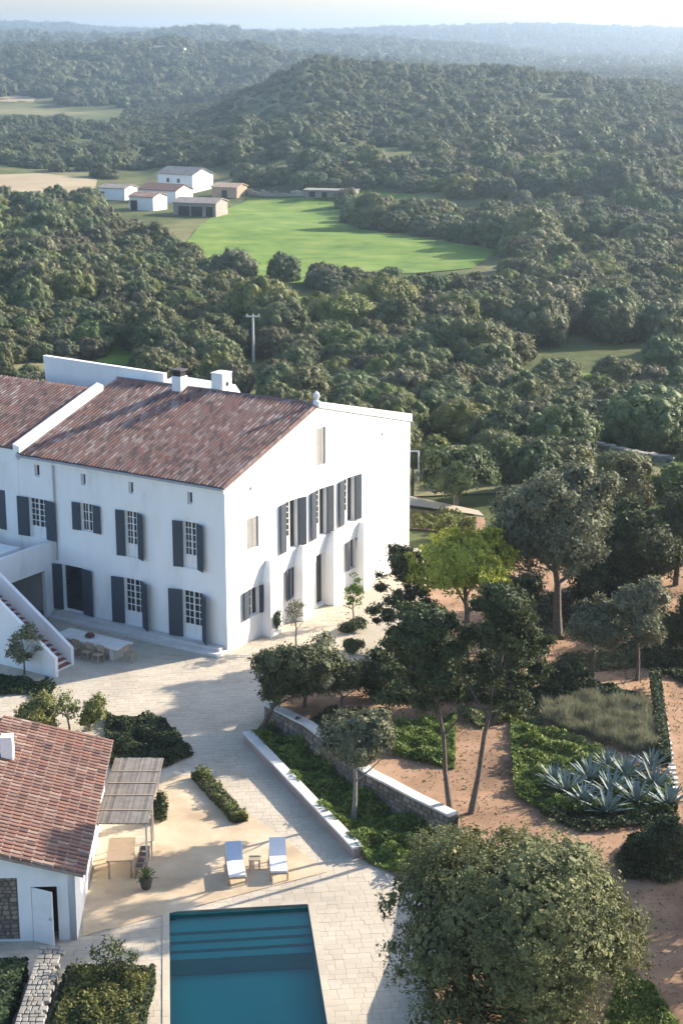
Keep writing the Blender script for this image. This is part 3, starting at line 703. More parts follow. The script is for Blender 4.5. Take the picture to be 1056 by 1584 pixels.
# dining table and stools
def legs4(mb_list, x0, x1, y0, y1, z, t, m, parent):
    for x in (x0, x1 - t):
        for y in (y0, y1 - t): parent_child = MB().box(x, x + t, y, y + t, 0, z).build('leg', m, parent, False)
tb = thing('dining_table', 'wooden dining table standing partly under the reed pergola', 'table', (-8.2, 58.3, .035), R(4))
MB().box(-.5, .5, -.95, .95, .70, .75).build('tabletop', M['wood'], tb, False); legs4(None, -.45, .45, -.9, .9, .70, .08, M['wood'], tb)
stl = thing('wooden_stool', 'x', 'stool', (0, 0, 0))
reg(stl, MB().box(-.19, .19, -.19, .19, .42, .46).build('seat', M['wood'], stl, False))
for x in (-.17, .12):
    for y in (-.17, .12): reg(stl, MB().box(x, x + .05, y, y + .05, 0, .42).build('leg', M['wood'], stl, False))
reg(stl, MB().box(-.12, .12, -.12, .12, .46, .49).build('cushion', M['pot'], stl, False))
for i, yy in enumerate((57.5, 57.95, 58.45, 58.95)):
    lb = ['nearest stool beside the wooden table at the pergola', 'second stool from the pool along the pergola table', 'third stool from the pool along the pergola table', 'farthest stool beside the pergola table, just under the reed roof'][i]
    o = stl if i == 0 else dup(stl)
    o.location = (-7.43 + .01 * i, yy, .035); o['label'] = lb; o['group'] = 'stools along the pergola table'
# stone paving terrace table
tt = thing('long_terrace_table', 'long pale stone table on the shaded terrace before the farmhouse', 'table', tuple(HL(5.7, 3.6, .012)), math.atan2(V.y, V.x))
MB().box(-2.05, 2.05, -.62, .62, .68, .76).build('tabletop', M['cap'], tt, False)
for x in (-1.6, 1.35): MB().box(x, x + .25, -.4, .4, 0, .68).build('leg', M['cap'], tt, False)
ch = thing('terrace_chair', 'x', 'chair', (0, 0, 0))
seat = MB().box(-.23, .23, -.22, .22, .40, .45)
reg(ch, seat.build('seat', M['wood'], ch, False), MB().box(-.22, .22, .2, .235, .5, .84).build('backrest', M['wood'], ch, False))
for x in (-.21, .17):
    for y, zz in ((-.21, .4), (.19, .5)): reg(ch, MB().box(x, x + .04, y, y + .04, 0, zz).build('leg', M['wood'], ch, False))
aV = math.atan2(V.y, V.x)
cs = [(4.6, 4.55, aV + math.pi, 'pale chair on the courtyard side of the stone table, nearest its right end'), (5.3, 4.55, aV + math.pi, 'middle one of three pale chairs on the courtyard side of the stone table'),
      (6.2, 4.55, aV + math.pi, 'pale chair on the courtyard side of the stone table, nearest the stair'), (3.3, 3.6, aV + math.pi / 2 , 'single pale chair at the right hand end of the stone table')]
for i, (s, o_, a, lb) in enumerate(cs):
    c = ch if i == 0 else dup(ch)
    c.location = HL(s, o_, .012); c.rotation_euler = (0, 0, a if i < 3 else aV + math.pi / 2 + math.pi); c['label'] = lb; c['group'] = 'chairs at the terrace table'
bowl = thing('fruit_bowl', 'dark bowl of red fruit in the middle of the stone table', 'bowl', tuple(HL(5.95, 3.55, .772)))
MB().tube([(0, 0, 0), (0, 0, .04), (0, 0, .1)], [.1, .2, .27], 10).build('bowl', M['pot'], bowl, False)
for i in range(9):
    a = i * 2.4; rr = .15 if i else 0; MB().tube([(rr * math.cos(a), rr * math.sin(a), .08), (rr * math.cos(a), rr * math.sin(a), .14), (rr * math.cos(a), rr * math.sin(a), .22)], [.04, .07, .03], 6).build('fruit', M['red'], bowl, False)
wc = thing('wicker_armchair', 'pale armchair on the first floor terrace by the dark shutter', 'armchair', tuple(HL(11.95, .75, 3.1)), aV + 2.6)
MB().box(-.3, .3, -.3, .3, .15, .42).build('seat', M['wood'], wc, False)
MB().hexa([(-.32, .25, .3), (.32, .25, .3), (.32, .33, .3), (-.32, .33, .3)], [(-.26, .38, .9), (.26, .38, .9), (.26, .45, .9), (-.26, .45, .9)]).build('backrest', M['cap'], wc, False)
for x in (-.36, .30): MB().box(x, x + .06, -.28, .3, .42, .62).build('armrest', M['cap'], wc, False)
for x in (-.28, .22):
    for y in (-.28, .22): MB().box(x, x + .06, y, y + .06, 0, .15).build('leg', M['wood'], wc, False)

# sun loungers
def lounger(loc, rz, label, towel):
    t = thing('sun_lounger', label, 'sun lounger', loc, rz, 'sun loungers by the pool')
    fr_ = MB().box(-.34, -.29, -1, .3, .26, .32).box(.29, .34, -1, .3, .26, .32).box(-.29, .29, -1, -.95, .26, .32).box(-.29, .29, .25, .3, .26, .32); fr_.build('frame', M['wood'], t, False)
    for x in (-.34, .29):
        for y in (-.98, .55): MB().box(x, x + .05, y, y + .05, 0, .26).build('leg', M['wood'], t, False)
    MB().box(-.34, -.29, .3, 1.0, .27, .31).box(.29, .34, .3, 1.0, .27, .31).build('side_rail', M['wood'], t, False)
    MB().box(-.31, .31, -.97, .22, .32, .40).build('seat_pad', M['cloth'], t, False)
    hb = [(-.31, .225, .34), (.31, .225, .34), (.31, .30, .32), (-.31, .30, .32)]
    MB().hexa([(-.31, .225, .33), (.31, .225, .33), (.31, .29, .31), (-.31, .29, .31)], [(-.31, .72, .92), (.31, .72, .92), (.31, .78, .89), (-.31, .78, .89)]).build('backrest', M['cloth'], t, False)
    if towel:
        MB().hexa([(-.29, .255, .395), (.25, .255, .395), (.25, .235, .378), (-.29, .235, .378)], [(-.29, .70, .95), (.27, .70, .95), (.27, .68, .92), (-.29, .68, .92)]).build('towel', M['bluecloth'], t, False)
    for x in (-.25, .2): MB().tube([(x, .55, .28), (x, .68, .78)], .018, 5).build('strut', M['wood'], t, False)
lounger(tuple(at(364, 1352, 0)[:2]) + (.036,), R(8), 'left sun lounger with a blue towel over its raised back', True)
lounger(tuple(at(430, 1345, 0)[:2]) + (.036,), R(4), 'right sun lounger with plain white cushions and raised back', False)
q = at(394, 1344, 0)
sd_t = thing('side_table', 'small low side table between the two sun loungers', 'side table', (q.x, q.y, .036))
MB().box(-.22, .22, -.2, .2, .36, .40).build('tabletop', M['wood'], sd_t, False); legs4(None, -.2, .2, -.18, .18, .36, .05, M['wood'], sd_t)

# ------------------------------------------------------------------ garden walls
def capped_wall(name, label, line, w_, z0, z1, seed, stone_face=False, slab=1.1, side=1):
    t = thing(name, label, 'wall', (line[0][0], line[0][1], 0)); r = random.Random(seed)
    for a, b in zip(line, line[1:]):
        L_ = math.hypot(b[0] - a[0], b[1] - a[1]); ex = Vector(((b[0] - a[0]) / L_, (b[1] - a[1]) / L_, 0)); nx = Vector((ex.y, -ex.x, 0))
        fr = lambda s, o, z, a=a, ex=ex, nx=nx: Vector((a[0], a[1], 0)) + ex * s + nx * o + Vector((0, 0, z))
        za = lambda s, a=a: (z1(a[0] + ex.x * s, a[1] + ex.y * s) if callable(z1) else z1)
        mb = MB(); mb.hexa([fr(-.0, -w_ / 2, z0), fr(L_, -w_ / 2, z0), fr(L_, w_ / 2, z0), fr(0, w_ / 2, z0)], [fr(0, -w_ / 2, za(0)), fr(L_, -w_ / 2, za(L_)), fr(L_, w_ / 2, za(L_)), fr(0, w_ / 2, za(0))]); mb.build('core', M['rubjoint'] if stone_face else M['pinkstone'], t)
        n = max(1, round(L_ / slab))
        for i in range(n):
            s0, s1 = L_ * i / n + .008, L_ * (i + 1) / n - .008; e = w_ / 2 + .05; k0, k1 = za(s0) + r.uniform(0, .01), za(s1) + r.uniform(0, .01)
            MB().hexa([fr(s0, -e, k0), fr(s1, -e, k1), fr(s1, e, k1), fr(s0, e, k0)], [fr(s0, -e, k0 + .09), fr(s1, -e, k1 + .09), fr(s1, e, k1 + .09), fr(s0, e, k0 + .09)]).build('cap_stone', M['cap'], t)
        if stone_face:
            zz = min(za(0), za(L_)); rubble(t, lambda s, o, z, fr=fr, side=side: fr(s, side * (w_ / 2 + o), z), 0.02, L_ - .02, z0 + .05, zz - .02, .27, M['rubble'], seed + 3)
    return t
capped_wall('low_garden_wall', 'low pale capped wall beside the paved path, in front of the green bed', [(-4.15, 70.3), (.62, 59.1)], .34, -.05, .38, 21)
capped_wall('retaining_wall', 'rubble retaining wall with white cap stones holding up the orange garden', [(-3.3, 72.2), (-1.5, 69.6), (1.15, 64.3), (4.3, 60.4)], .4, -.05, lambda x, y: gh(x, y) + .12, 31, True)
capped_wall('kerb_wall', 'short pale kerb between the paved path and the soil near the dark conifer', [(-3.05, 74.3), (-.6, 76.6), (1.6, 79.9)], .25, -.05, lambda x, y: gh(x, y) + .1, 41)
# bottom-left low stone wall
lw = thing('dry_stone_wall', 'low rough dry stone wall at the bottom left corner below the pool house', 'wall', (-9.5, 49, 0))
MB().box(-9.95, -9.35, 40, 51.0, -.05, .8).build('core', M['rubjoint'], lw)
r_ = random.Random(8); y = 46.
while y < 51.0:
    x = -10.0; h = r_.uniform(.16, .3)
    while x < -9.34:
        w_ = r_.uniform(.14, .3); e = r_.uniform(.01, .05)
        MB().hexa([(x + .01, y + .01, .78), (x + w_ - .01, y + .01, .78), (x + w_ - .01, y + h - .01, .78), (x + .01, y + h - .01, .78)], [(x + .03, y + .03, .84 + e), (x + w_ - .03, y + .02, .84 + e), (x + w_ - .02, y + h - .03, .85 + e), (x + .03, y + h - .03, .84 + e)]).build('stone', M['drystone'], lw)
        x += w_
    y += h
rubble(lw, lambda s, o, z: Vector((-9.35 + o, 40 + s, z)), 6, 11, 0, .78, .25, M['drystone'], 77)

# ------------------------------------------------------------------ foliage
import bmesh
def ico(sub):
    bm = bmesh.new(); bmesh.ops.create_icosphere(bm, subdivisions=sub, radius=1); v = np.array([q.co[:] for q in bm.verts]); f = np.array([[q.index for q in p.verts] for p in bm.faces]); bm.free(); return v, f
ICO1, ICO2 = ico(1), ico(2)
def np_mesh(name, V_, F4, F3, m):
    me = bpy.data.meshes.new(name); nv = len(V_); me.vertices.add(nv); me.vertices.foreach_set('co', np.asarray(V_, np.float32).ravel())
    n4, n3 = len(F4), len(F3); loops = np.concatenate([np.asarray(F4, np.int32).ravel(), np.asarray(F3, np.int32).ravel()]) if n3 else np.asarray(F4, np.int32).ravel()
    me.loops.add(len(loops)); me.loops.foreach_set('vertex_index', loops)
    me.polygons.add(n4 + n3); st_ = np.concatenate([np.arange(n4) * 4, n4 * 4 + np.arange(n3) * 3]); me.polygons.foreach_set('loop_start', st_.astype(np.int32))
    me.update(calc_edges=True); me.materials.append(m); return me
def leaf_quads(P, N, size, rs, asp=.55):
    n = len(P); N = N / (np.linalg.norm(N, axis=1, keepdims=True) + 1e-9)
    a = rs.normal(size=(n, 3)); a -= (a * N).sum(1, keepdims=True) * N; a /= np.linalg.norm(a, axis=1, keepdims=True) + 1e-9; b = np.cross(N, a)
    s = size * rs.uniform(.6, 1.3, (n, 1)); a = a * s; b = b * s * asp
    V_ = np.stack([P - a, P - b * 1.0 + a * .1, P + a, P + b * 1.0 + a * .1], 1).reshape(-1, 3)
    return V_, np.arange(n * 4).reshape(n, 4)
def lobes_dome(rs, Rr, Hh, n, lr=(.26, .42), low=-.25, flat=1.0):
    L_ = []
    for i in range(n):
        u = rs.uniform(low, 1); t = rs.uniform(0, 2 * math.pi) if n > 6 else 2 * math.pi * i / n; q = math.sqrt(max(0, 1 - u * u)); k = rs.uniform(.55, .85)
        r = rs.uniform(*lr) * Rr
        L_.append((q * math.cos(t) * Rr * k, q * math.sin(t) * Rr * k, u * Hh * k, r, r * flat))
    L_.append((0, 0, 0, Rr * .66, Hh * .66))
    return np.array(L_)
def lobes_multi(rs, Rr, Hh, n, nm, lr, low):
    L_ = []
    for j in range(nm):
        a = j * 2.4 + rs.uniform(-.5, .5); u = rs.uniform(max(low, -.7), .75) if j else .8; q = math.sqrt(1 - u * u) * rs.uniform(.42, .68); rm = rs.uniform(.34, .50); cx, cy, cz = q * math.cos(a) * Rr, q * math.sin(a) * Rr, u * Hh * .62
        for i in range(max(4, n // nm)):
            w_ = rs.uniform(-.6, 1); t = rs.uniform(0, 6.283); h = math.sqrt(1 - w_ * w_); k = rs.uniform(.6, .95) * rm; r = rs.uniform(*lr) * Rr
            L_.append((cx + h * math.cos(t) * k * Rr, cy + h * math.sin(t) * k * Rr, cz + w_ * k * Hh * .9, r, r * .9))
        L_.append((cx, cy, cz, rm * Rr * .8, rm * Hh * .75))
    L_.append((0, 0, 0, Rr * .5, Hh * .6))
    return np.array(L_)
def crown_mesh(name, L_, count, leaf, m, seed, core=True, jit=.7, spread=(.86, 1.1), sub=1, asp=.55, coreS=.84, tuft=11, tsig=1.25, inner=.16, glob=None, hull=0):
    rs = np.random.RandomState(seed); wgt = L_[:, 3] ** 2; idx = rs.choice(len(L_), count, p=wgt / wgt.sum())
    d = rs.normal(size=(count, 3)); d /= np.linalg.norm(d, axis=1, keepdims=True)
    K = max(4, count // tuft); ti = rs.randint(0, K, count); idx = idx[:K][ti]; d = d[:K][ti]; ws = rs.uniform(spread[0], spread[1], (K, 1))[ti]
    c = L_[idx]; rad = np.stack([c[:, 3], c[:, 3], c[:, 4]], 1); P = c[:, :3] + d * rad * ws
    q_ = P * (1.9 / max(.5, L_[:, 3].max())); wob = np.sin(q_[:, 0] * 2.1 + q_[:, 1] * 1.3 + seed) + np.sin(q_[:, 1] * 2.7 - q_[:, 2] * 2.2 + seed * 2) + np.sin(q_[:, 2] * 3.1 + q_[:, 0] * 1.7)
    P = P + d * rad * (.07 * wob)[:, None] + rs.normal(size=P.shape) * leaf * tsig * np.array([1, 1, .7])
    d = d + rs.normal(size=P.shape) * .25
    keep = np.ones(count, bool)
    for q in L_:
        e = (P - q[:3]) / np.array([q[3], q[3], q[4]]); keep &= (e ** 2).sum(1) > .70 ** 2
    P, d = P[keep], d[keep]
    ctr = L_[-1, :3] if glob is None else glob; gd = P - ctr; gd /= np.linalg.norm(gd, axis=1, keepdims=True) + 1e-6
    N = d * .6 + gd * .7 + rs.normal(size=P.shape) * jit
    V_, F4 = leaf_quads(P, N, leaf, rs, asp)
    if core:                                  # larger inner leaves that close the crown
        n2 = int(inner * count); wgt = (L_[:, 3] ** 2.4); k2 = rs.choice(len(L_), n2, p=wgt / wgt.sum()); d2 = rs.normal(size=(n2, 3)); d2 /= np.linalg.norm(d2, axis=1, keepdims=True)
        P2_ = L_[k2][:, :3] + d2 * np.stack([L_[k2][:, 3], L_[k2][:, 3], L_[k2][:, 4]], 1) * rs.uniform(.25, .8, (n2, 1))
        g2 = P2_ - ctr; g2 /= np.linalg.norm(g2, axis=1, keepdims=True) + 1e-6
        V2, _ = leaf_quads(P2_, d2 * .4 + g2 + rs.normal(size=P2_.shape) * .3, leaf * 2.6, rs, .7)
        V_ = np.concatenate([V_, V2]); F4 = np.arange(len(V_)).reshape(-1, 4)
    F3 = np.zeros((0, 3), int)
    if hull:                                  # knobbly solid foliage mass under the leaves
        iv, if_ = ICO2 if hull == 2 else ICO1; vs = []; fs = []; o = len(V_)
        for q in L_:
            k = iv * np.array([q[3], q[3], q[4]]) * coreS * rs.uniform(.80, 1.10, (len(iv), 1)) + q[:3]; vs.append(k); fs.append(if_ + o); o += len(iv)
        V_ = np.concatenate([V_] + vs); F3 = np.concatenate(fs)
    return np_mesh(name, V_, F4, F3, m)
def trunk_mb(h, r, seed, lean=(0, 0), limbs=4, spread=1.0, start=.5):
    rs = random.Random(seed); mb = MB(); top = Vector((lean[0], lean[1], h)); pts = [Vector((0, 0, -.15))]
    for i in range(1, 5):
        t = i / 4; pts.append(Vector((lean[0] * t ** 1.3 + rs.uniform(-.06, .06) * h * .3, lean[1] * t ** 1.3 + rs.uniform(-.06, .06) * h * .3, h * t)))
    mb.tube(pts, [r * 1.35, r, r * .85, r * .7, r * .5], 7)
    for k in range(limbs):
        t = start + (1 - start) * k / max(1, limbs); i = min(3, int(t * 4)); p = pts[i].lerp(pts[i + 1], t * 4 - i); a = k * 2.4 + rs.uniform(-.4, .4)
        q = p + Vector((math.cos(a) * spread * .55, math.sin(a) * spread * .55, h * .18)); e = q + Vector((math.cos(a) * spread * .45, math.sin(a) * spread * .45, h * .16))
        mb.tube([p, q, e], [r * .5, r * .32, r * .12], 5)
    return mb
# --- prototypes for the woodland
WOOD = []
for i in range(8):
    rs = np.random.RandomState(100 + i); Rr = 3.2; Hh = [2.7, 3.1, 2.4, 2.9, 3.4, 2.6, 3.0, 2.2][i]
    L_ = lobes_dome(rs, Rr, Hh, 95 + 5 * i, (.09, .20), -.5); g_ = np.linalg.norm(L_[:-1, :3] / np.array([Rr, Rr, Hh]), axis=1, keepdims=True); L_[:-1, :3] *= rs.uniform(.72, .96, (len(L_) - 1, 1)) / g_; L_[-1, 3:] = (Rr * .84, Hh * .84)
    WOOD.append((crown_mesh('crown', L_, 17000, .115, M[['oleaster', 'oleaster', 'oleaster_dry', 'oleaster', 'oleaster', 'oleaster_fresh', 'oleaster_dry', 'oleaster'][i]], i, core=False, tuft=9, tsig=1.5, spread=(.86, 1.12), jit=.42, hull=2, coreS=.94), Hh))
TR = trunk_mb(2.2, .22, 3, (.2, .1), 4, 1.6).mesh('trunk', M['bark'])
HILLP = []
for i in range(4):
    rs = np.random.RandomState(200 + i); L_ = lobes_dome(rs, 3.0, 2.5, 18, (.20, .36), -.2)
    HILLP.append(crown_mesh('hill_crown', L_, 1500, .22, M['hill_leaf'], 40 + i, core=False, jit=.5, tuft=4, tsig=1.1, hull=1, coreS=.92))

EXCL = [  # image regions (of the tree bases) that stay open
    [(265, 385), (320, 335), (385, 300), (530, 300), (540, 345), (620, 362), (790, 384), (800, 448), (640, 446), (490, 436), (290, 424)],
    [(545, 290), (700, 300), (800, 325), (810, 350), (640, 338), (530, 318)],
    [(685, 508), (815, 512), (830, 548), (700, 545)],
    [(370, 450), (520, 458), (530, 505), (400, 500)],
    [(860, 372), (970, 376), (970, 402), (850, 400)],
    [(-80, 264), (60, 262), (160, 276), (150, 318), (60, 318), (-80, 312)],
    [(145, 282), (225, 262), (330, 258), (385, 290), (560, 292), (560, 318), (400, 318), (385, 385), (240, 388), (140, 350)],
    [(630, 672), (760, 690), (760, 1000), (500, 1000)],
    [(880, 696), (1100, 704), (1100, 765), (880, 755)],
    [(900, 578), (1100, 592), (1100, 606), (900, 594)],
    [(150, 525), (230, 540), (225, 590), (150, 580)],
    [(-100, 158), (190, 165), (190, 190), (-100, 185)],
    [(366, 530), (420, 530), (424, 650), (362, 650)],
]
def in_house(x, y):
    d = Vector((x, y, 0)) - C0; s = d.dot(V); t = d.dot(U)
    return -2 < s < 27 and -8 < t < 21
pts = []
grid = {}
def ok(x, y, r):
    gx, gy = int(x // 6), int(y // 6)
    for i in range(gx - 1, gx + 2):
        for j in range(gy - 1, gy + 2):
            for q in grid.get((i, j), []):
                if (q[0] - x) ** 2 + (q[1] - y) ** 2 < (.80 * (q[2] + r)) ** 2: return False
    return True
rw = random.Random(42)
for k in range(60000):
    yy = 100 + 345 * math.sqrt(rw.random()); xx = rw.uniform(-.30, .30) * yy
    s_ = .50 + .85 * max(0, .5 + nz(xx, yy, 30, 2)) * rw.uniform(.25, 1.4); s_ *= 1 + .30 * sm((yy - 160) / 200); r = 3.1 * s_
    if in_house(xx, yy) or not ok(xx, yy, r * .95): continue
    z = T(xx, yy); px, py = proj(xx, yy, z)
    if any(pip(px, py, e) for e in EXCL): continue
    if yy < 112 and px < 1000 and px > 560: continue
    if yy < 125 and xx < 4 and in_house(xx, yy - 6): continue
    if nz(xx, yy, 17, 8) > (.27 if px < 700 else .45): continue
    p = (xx, yy, r, z, s_, px, py); pts.append(p); grid.setdefault((int(xx // 6), int(yy // 6)), []).append(p)
def zone(px, py, d):
    side = 'left' if px < 330 else ('middle' if px < 680 else 'right')
    if py < 300: return 'behind the distant farm'
    if py < 350 and px < 280: return 'beside the distant farm'
    if py < 440 and px < 300: return 'below the distant farm'
    if py < 400 and px > 520: return 'beyond the green meadow'
    if py < 470 and px < 680: return 'before the green meadow, %s' % side
    if py < 470: return 'right of the green meadow'
    if py < 560: return 'midway to the meadow, %s' % side
    if px < 680: return 'behind the farmhouse, %s' % side
    return 'right of the farmhouse'
vis = [p for p in pts if -20 < p[5] < 1076]
vis.sort(key=lambda p: -p[2] / p[1])
ind = set(id(p) for p in vis[:285])
rest = []
shape = ['rounded', 'tall domed', 'low spreading']
tcount = 0
zones = {}
for p in vis[:285]: zones.setdefault(zone(p[5], p[6], p[1]), []).append(p)
ORD = ['leftmost', 'second', 'third', 'fourth', 'fifth', 'sixth', 'seventh', 'eighth', 'ninth', 'tenth']
ROWS = ['front row', 'second row', 'third row', 'fourth row', 'fifth row', 'sixth row', 'seventh row', 'eighth row', 'ninth row', 'tenth row', 'eleventh row', 'twelfth row']
where = {}
for zn, L_ in zones.items():
    L_.sort(key=lambda p: p[1])
    for k in range(0, len(L_), 7):
        row = sorted(L_[k:k + 7], key=lambda p: p[5])
        for j, p in enumerate(row):
            where[id(p)] = ('leftmost' if j == 0 else ('rightmost' if j == len(row) - 1 else ORD[j] + ' from left')) + ' in ' + ROWS[min(11, k // 7)] + ' ' + zn
for p in pts:
    x, y, r, z, s_, px, py = p
    if id(p) in ind:
        k = tcount % 8; tcount += 1; me, Hh = WOOD[k]; vs_ = s_ * rw.uniform(.85, 1.2)
        sh = 'tall domed' if vs_ * Hh > 2.6 else ('low spreading' if vs_ * Hh < 1.9 else 'rounded')
        t = thing('wild_olive_tree', '%s tree %s' % (sh, where[id(p)]), 'tree', (x, y, z), rw.uniform(0, 6.28), 'evergreen trees %s' % zone(px, py, y))
        c = link('crown', me, t, False); c.location = (0, 0, 1.25 * vs_ + .5); c.scale = (s_, s_, vs_)
        c = link('trunk', TR, t, False); c.scale = (s_, s_, vs_)
    else: rest.append((x, y, z + 1.0 * s_ + .3, s_, k if False else 0))

def scatter(name, points, protos, label, seed=0):
    """one object of kind stuff: points that carry plant instances"""
    me = bpy.data.meshes.new(name); me.from_pydata([p[:3] for p in points], [], [])
    a = me.attributes.new('size', 'FLOAT_VECTOR', 'POINT'); r = random.Random(seed)
    a.data.foreach_set('vector', [q for p in points for q in (p[3], p[3] * r.uniform(.85, 1.2), p[3] * r.uniform(.8, 1.2))])
    b = me.attributes.new('turn', 'FLOAT_VECTOR', 'POINT'); b.data.foreach_set('vector', [q for p in points for q in (0, 0, r.uniform(0, 6.28))])
    o = link(name, me); tag(o, label, None, None, 'stuff')
    col = bpy.data.collections.new(name + '_kinds')
    for i, pm in enumerate(protos): q = bpy.data.objects.new(name + '_plant', pm); col.objects.link(q)
    ng = bpy.data.node_groups.new(name, 'GeometryNodeTree'); ng.interface.new_socket('Geometry', in_out='INPUT', socket_type='NodeSocketGeometry'); ng.interface.new_socket('Geometry', in_out='OUTPUT', socket_type='NodeSocketGeometry')
    N = ng.nodes; L = ng.links; gi = N.new('NodeGroupInput'); go = N.new('NodeGroupOutput'); ip = N.new('GeometryNodeInstanceOnPoints'); ci = N.new('GeometryNodeCollectionInfo')
    ci.inputs['Collection'].default_value = col; ci.inputs['Separate Children'].default_value = True; ci.inputs['Reset Children'].default_value = True
    ip.inputs['Pick Instance'].default_value = True
    rv = N.new('FunctionNodeRandomValue'); rv.data_type = 'INT'; rv.inputs[4].default_value = 0; rv.inputs[5].default_value = len(protos) - 1
    sa = N.new('GeometryNodeInputNamedAttribute'); sa.data_type = 'FLOAT_VECTOR'; sa.inputs[0].default_value = 'size'
    ta = N.new('GeometryNodeInputNamedAttribute'); ta.data_type = 'FLOAT_VECTOR'; ta.inputs[0].default_value = 'turn'
    L.new(gi.outputs[0], ip.inputs['Points']); L.new(ci.outputs[0], ip.inputs['Instance']); L.new(rv.outputs[2], ip.inputs['Instance Index'])
    L.new(ta.outputs[0], ip.inputs['Rotation']); L.new(sa.outputs[0], ip.inputs['Scale']); L.new(ip.outputs[0], go.inputs[0])
    md = o.modifiers.new('plants', 'NODES'); md.node_group = ng
    return o
scatter('woodland', rest, [q[0] for q in WOOD], 'dense evergreen woodland of small rounded crowns filling the valley', 5)
# hillside scrub
hp = []
for k in range(14000):
    d = math.sqrt(rw.uniform(440 ** 2, 960 ** 2)); a = R(rw.uniform(-14.5, 14.5)); x, y = d * math.sin(a), d * math.cos(a)
    if nz(x, y, 22, 4) > .30 and rw.random() < .75: continue
    zt_ = T(x, y)
    if ((zt_ + 1.2 * nz(x, y, 40, 6)) / 2.6) % 1 > .62 and rw.random() < .8: continue
    px, py = proj(x, y, T(x, y))
    if any(pip(px, py, e) for e in EXCL): continue
    s_ = rw.uniform(.45, 1.1) * (1.0 if d < 700 else 1.2) * (.55 if px < 490 and py < 190 else 1) * (1.5 if d < 570 and rw.random() < .3 else 1); hp.append((x, y, T(x, y) + .6 * s_, s_))
scatter('hillside_scrub', hp, HILLP, 'scrub and low trees covering the middle hill', 6)
hp = []
for k in range(7500):
    d = math.sqrt(rw.uniform(960 ** 2, 1750 ** 2)); a = R(rw.uniform(-14.5, 14.5)); x, y = d * math.sin(a), d * math.cos(a)
    if nz(x, y, 60, 4) > .34: continue
    px, py = proj(x, y, T(x, y))
    if any(pip(px, py, e) for e in EXCL): continue
    s_ = rw.uniform(1.2, 2.4); hp.append((x, y, T(x, y) + .6 * s_, s_))
for k in range(6000):
    d = math.sqrt(rw.uniform(1750 ** 2, 4100 ** 2)); a = R(rw.uniform(-14, 14)); x, y = d * math.sin(a), d * math.cos(a)
    s_ = rw.uniform(2, 4.5); hp.append((x, y, T(x, y), s_))
scatter('distant_woods', hp, HILLP, 'far woods covering the blue hills towards the horizon', 7)

# --- individual garden trees
def garden_tree(name, label, cat, base, top_py, w_px, zg=0, cx=None, m='grey_leaf', kind='round', seed=1, leaf=.11, dens=1.0, bark='bark', low=-.3, hfrac=.6, trunk_r=None, core=True, group=None):
    leaf *= .86
    if cat == 'shrub' or hfrac >= .95: hfrac = max(hfrac, 1.15)
    b = at(base[0], base[1], zg); y = b.y; z1 = z_at(y, top_py); depth = y * math.cos(PITCH) - (zg + 2 - CAM_H) * math.sin(PITCH)
    Rr = w_px * depth / F_PX / 2; Ht = z1 - zg; lean = 0 if cx is None else (cx - base[0]) * depth / F_PX
    t = thing(name, label, cat, (b.x, b.y, zg), 0, group); rs = np.random.RandomState(seed)
    Hh = Ht * hfrac / 2; zc = Ht - Hh
    if hfrac >= .84 and kind in ('round', 'cloud'): low = -.95
    if kind == 'round': L_ = lobes_multi(rs, Rr, Hh, 56, 6, (.11, .22), low)
    elif kind == 'cloud':
        L_ = lobes_multi(rs, Rr, Hh, 120, 10, (.08, .18), low) if w_px < 300 else lobes_multi(rs, Rr, Hh, 300, 20, (.045, .11), low)
    if w_px > 300 and kind == 'cloud': L_[-1, 3:] = (Rr * .72, Hh * .75)
    elif kind == 'pads':                      # pine: flat separate pads
        L_ = []
        for i in range(46):
            a = i * 2.4 + rs.uniform(-.3, .3); q = rs.uniform(.15, .88) * Rr; zz = rs.uniform(-.95, .9) * Hh; q *= (1 - .5 * max(0, zz / Hh)); r = rs.uniform(.13, .27) * Rr
            L_.append((q * math.cos(a), q * math.sin(a), zz, r, r * .6))
        L_.append((0, 0, Hh * .7, Rr * .4, Rr * .22)); L_ = np.array(L_)
    elif kind == 'open':
        L_ = lobes_dome(rs, Rr, Hh, 34, (.10, .22), -.9)[:-1]; L_[:, :3] *= rs.uniform(.6, 1.25, (len(L_), 1))
    L_[:, 0] += lean; L_[:, 2] += zc
    area = Rr * Rr * 12 * max(1, Hh / Rr)
    n = int(min(120000, area / (leaf * leaf * .9) * 1.5 * dens))
    me = crown_mesh('crown', L_, n, leaf, M[m], seed + 5, core and kind != 'open', jit=.75, spread=(.78, 1.12) if kind != 'open' else (.2, 1.1), tuft=9, tsig=1.4, inner=.2)
    link('crown', me, t, False)
    tr = trunk_r or max(.04, Rr * .055)
    trunk_mb(Ht - Hh * 1.1, tr, seed, (lean * .8, 0), 5, Rr * .7).build('trunk', M[bark], t, False)
    return t
GT = garden_tree
GT('big_olive_tree', 'huge spreading grey green olive tree at the bottom right beside the pool paving', 'tree', (790, 1600), 1250, 440, .8, m='big_olive', kind='cloud', seed=11, leaf=.058, dens=1.5, low=-.95, hfrac=1.05, trunk_r=.3)
GT('holm_oak_tree', 'large grey green domed tree on a bare trunk right of the farmhouse', 'tree', (862, 978), 694, 232, .3, cx=850, m='grey_leaf', kind='cloud', seed=12, leaf=.11, hfrac=.82, low=-.8, dens=1.3)
GT('stone_pine_tree', 'bright yellow green rounded pine behind the two tall pines', 'tree', (722, 1010), 816, 172, .3, cx=716, m='bright_pine', kind='cloud', seed=13, leaf=.10, hfrac=.66, low=-.4)
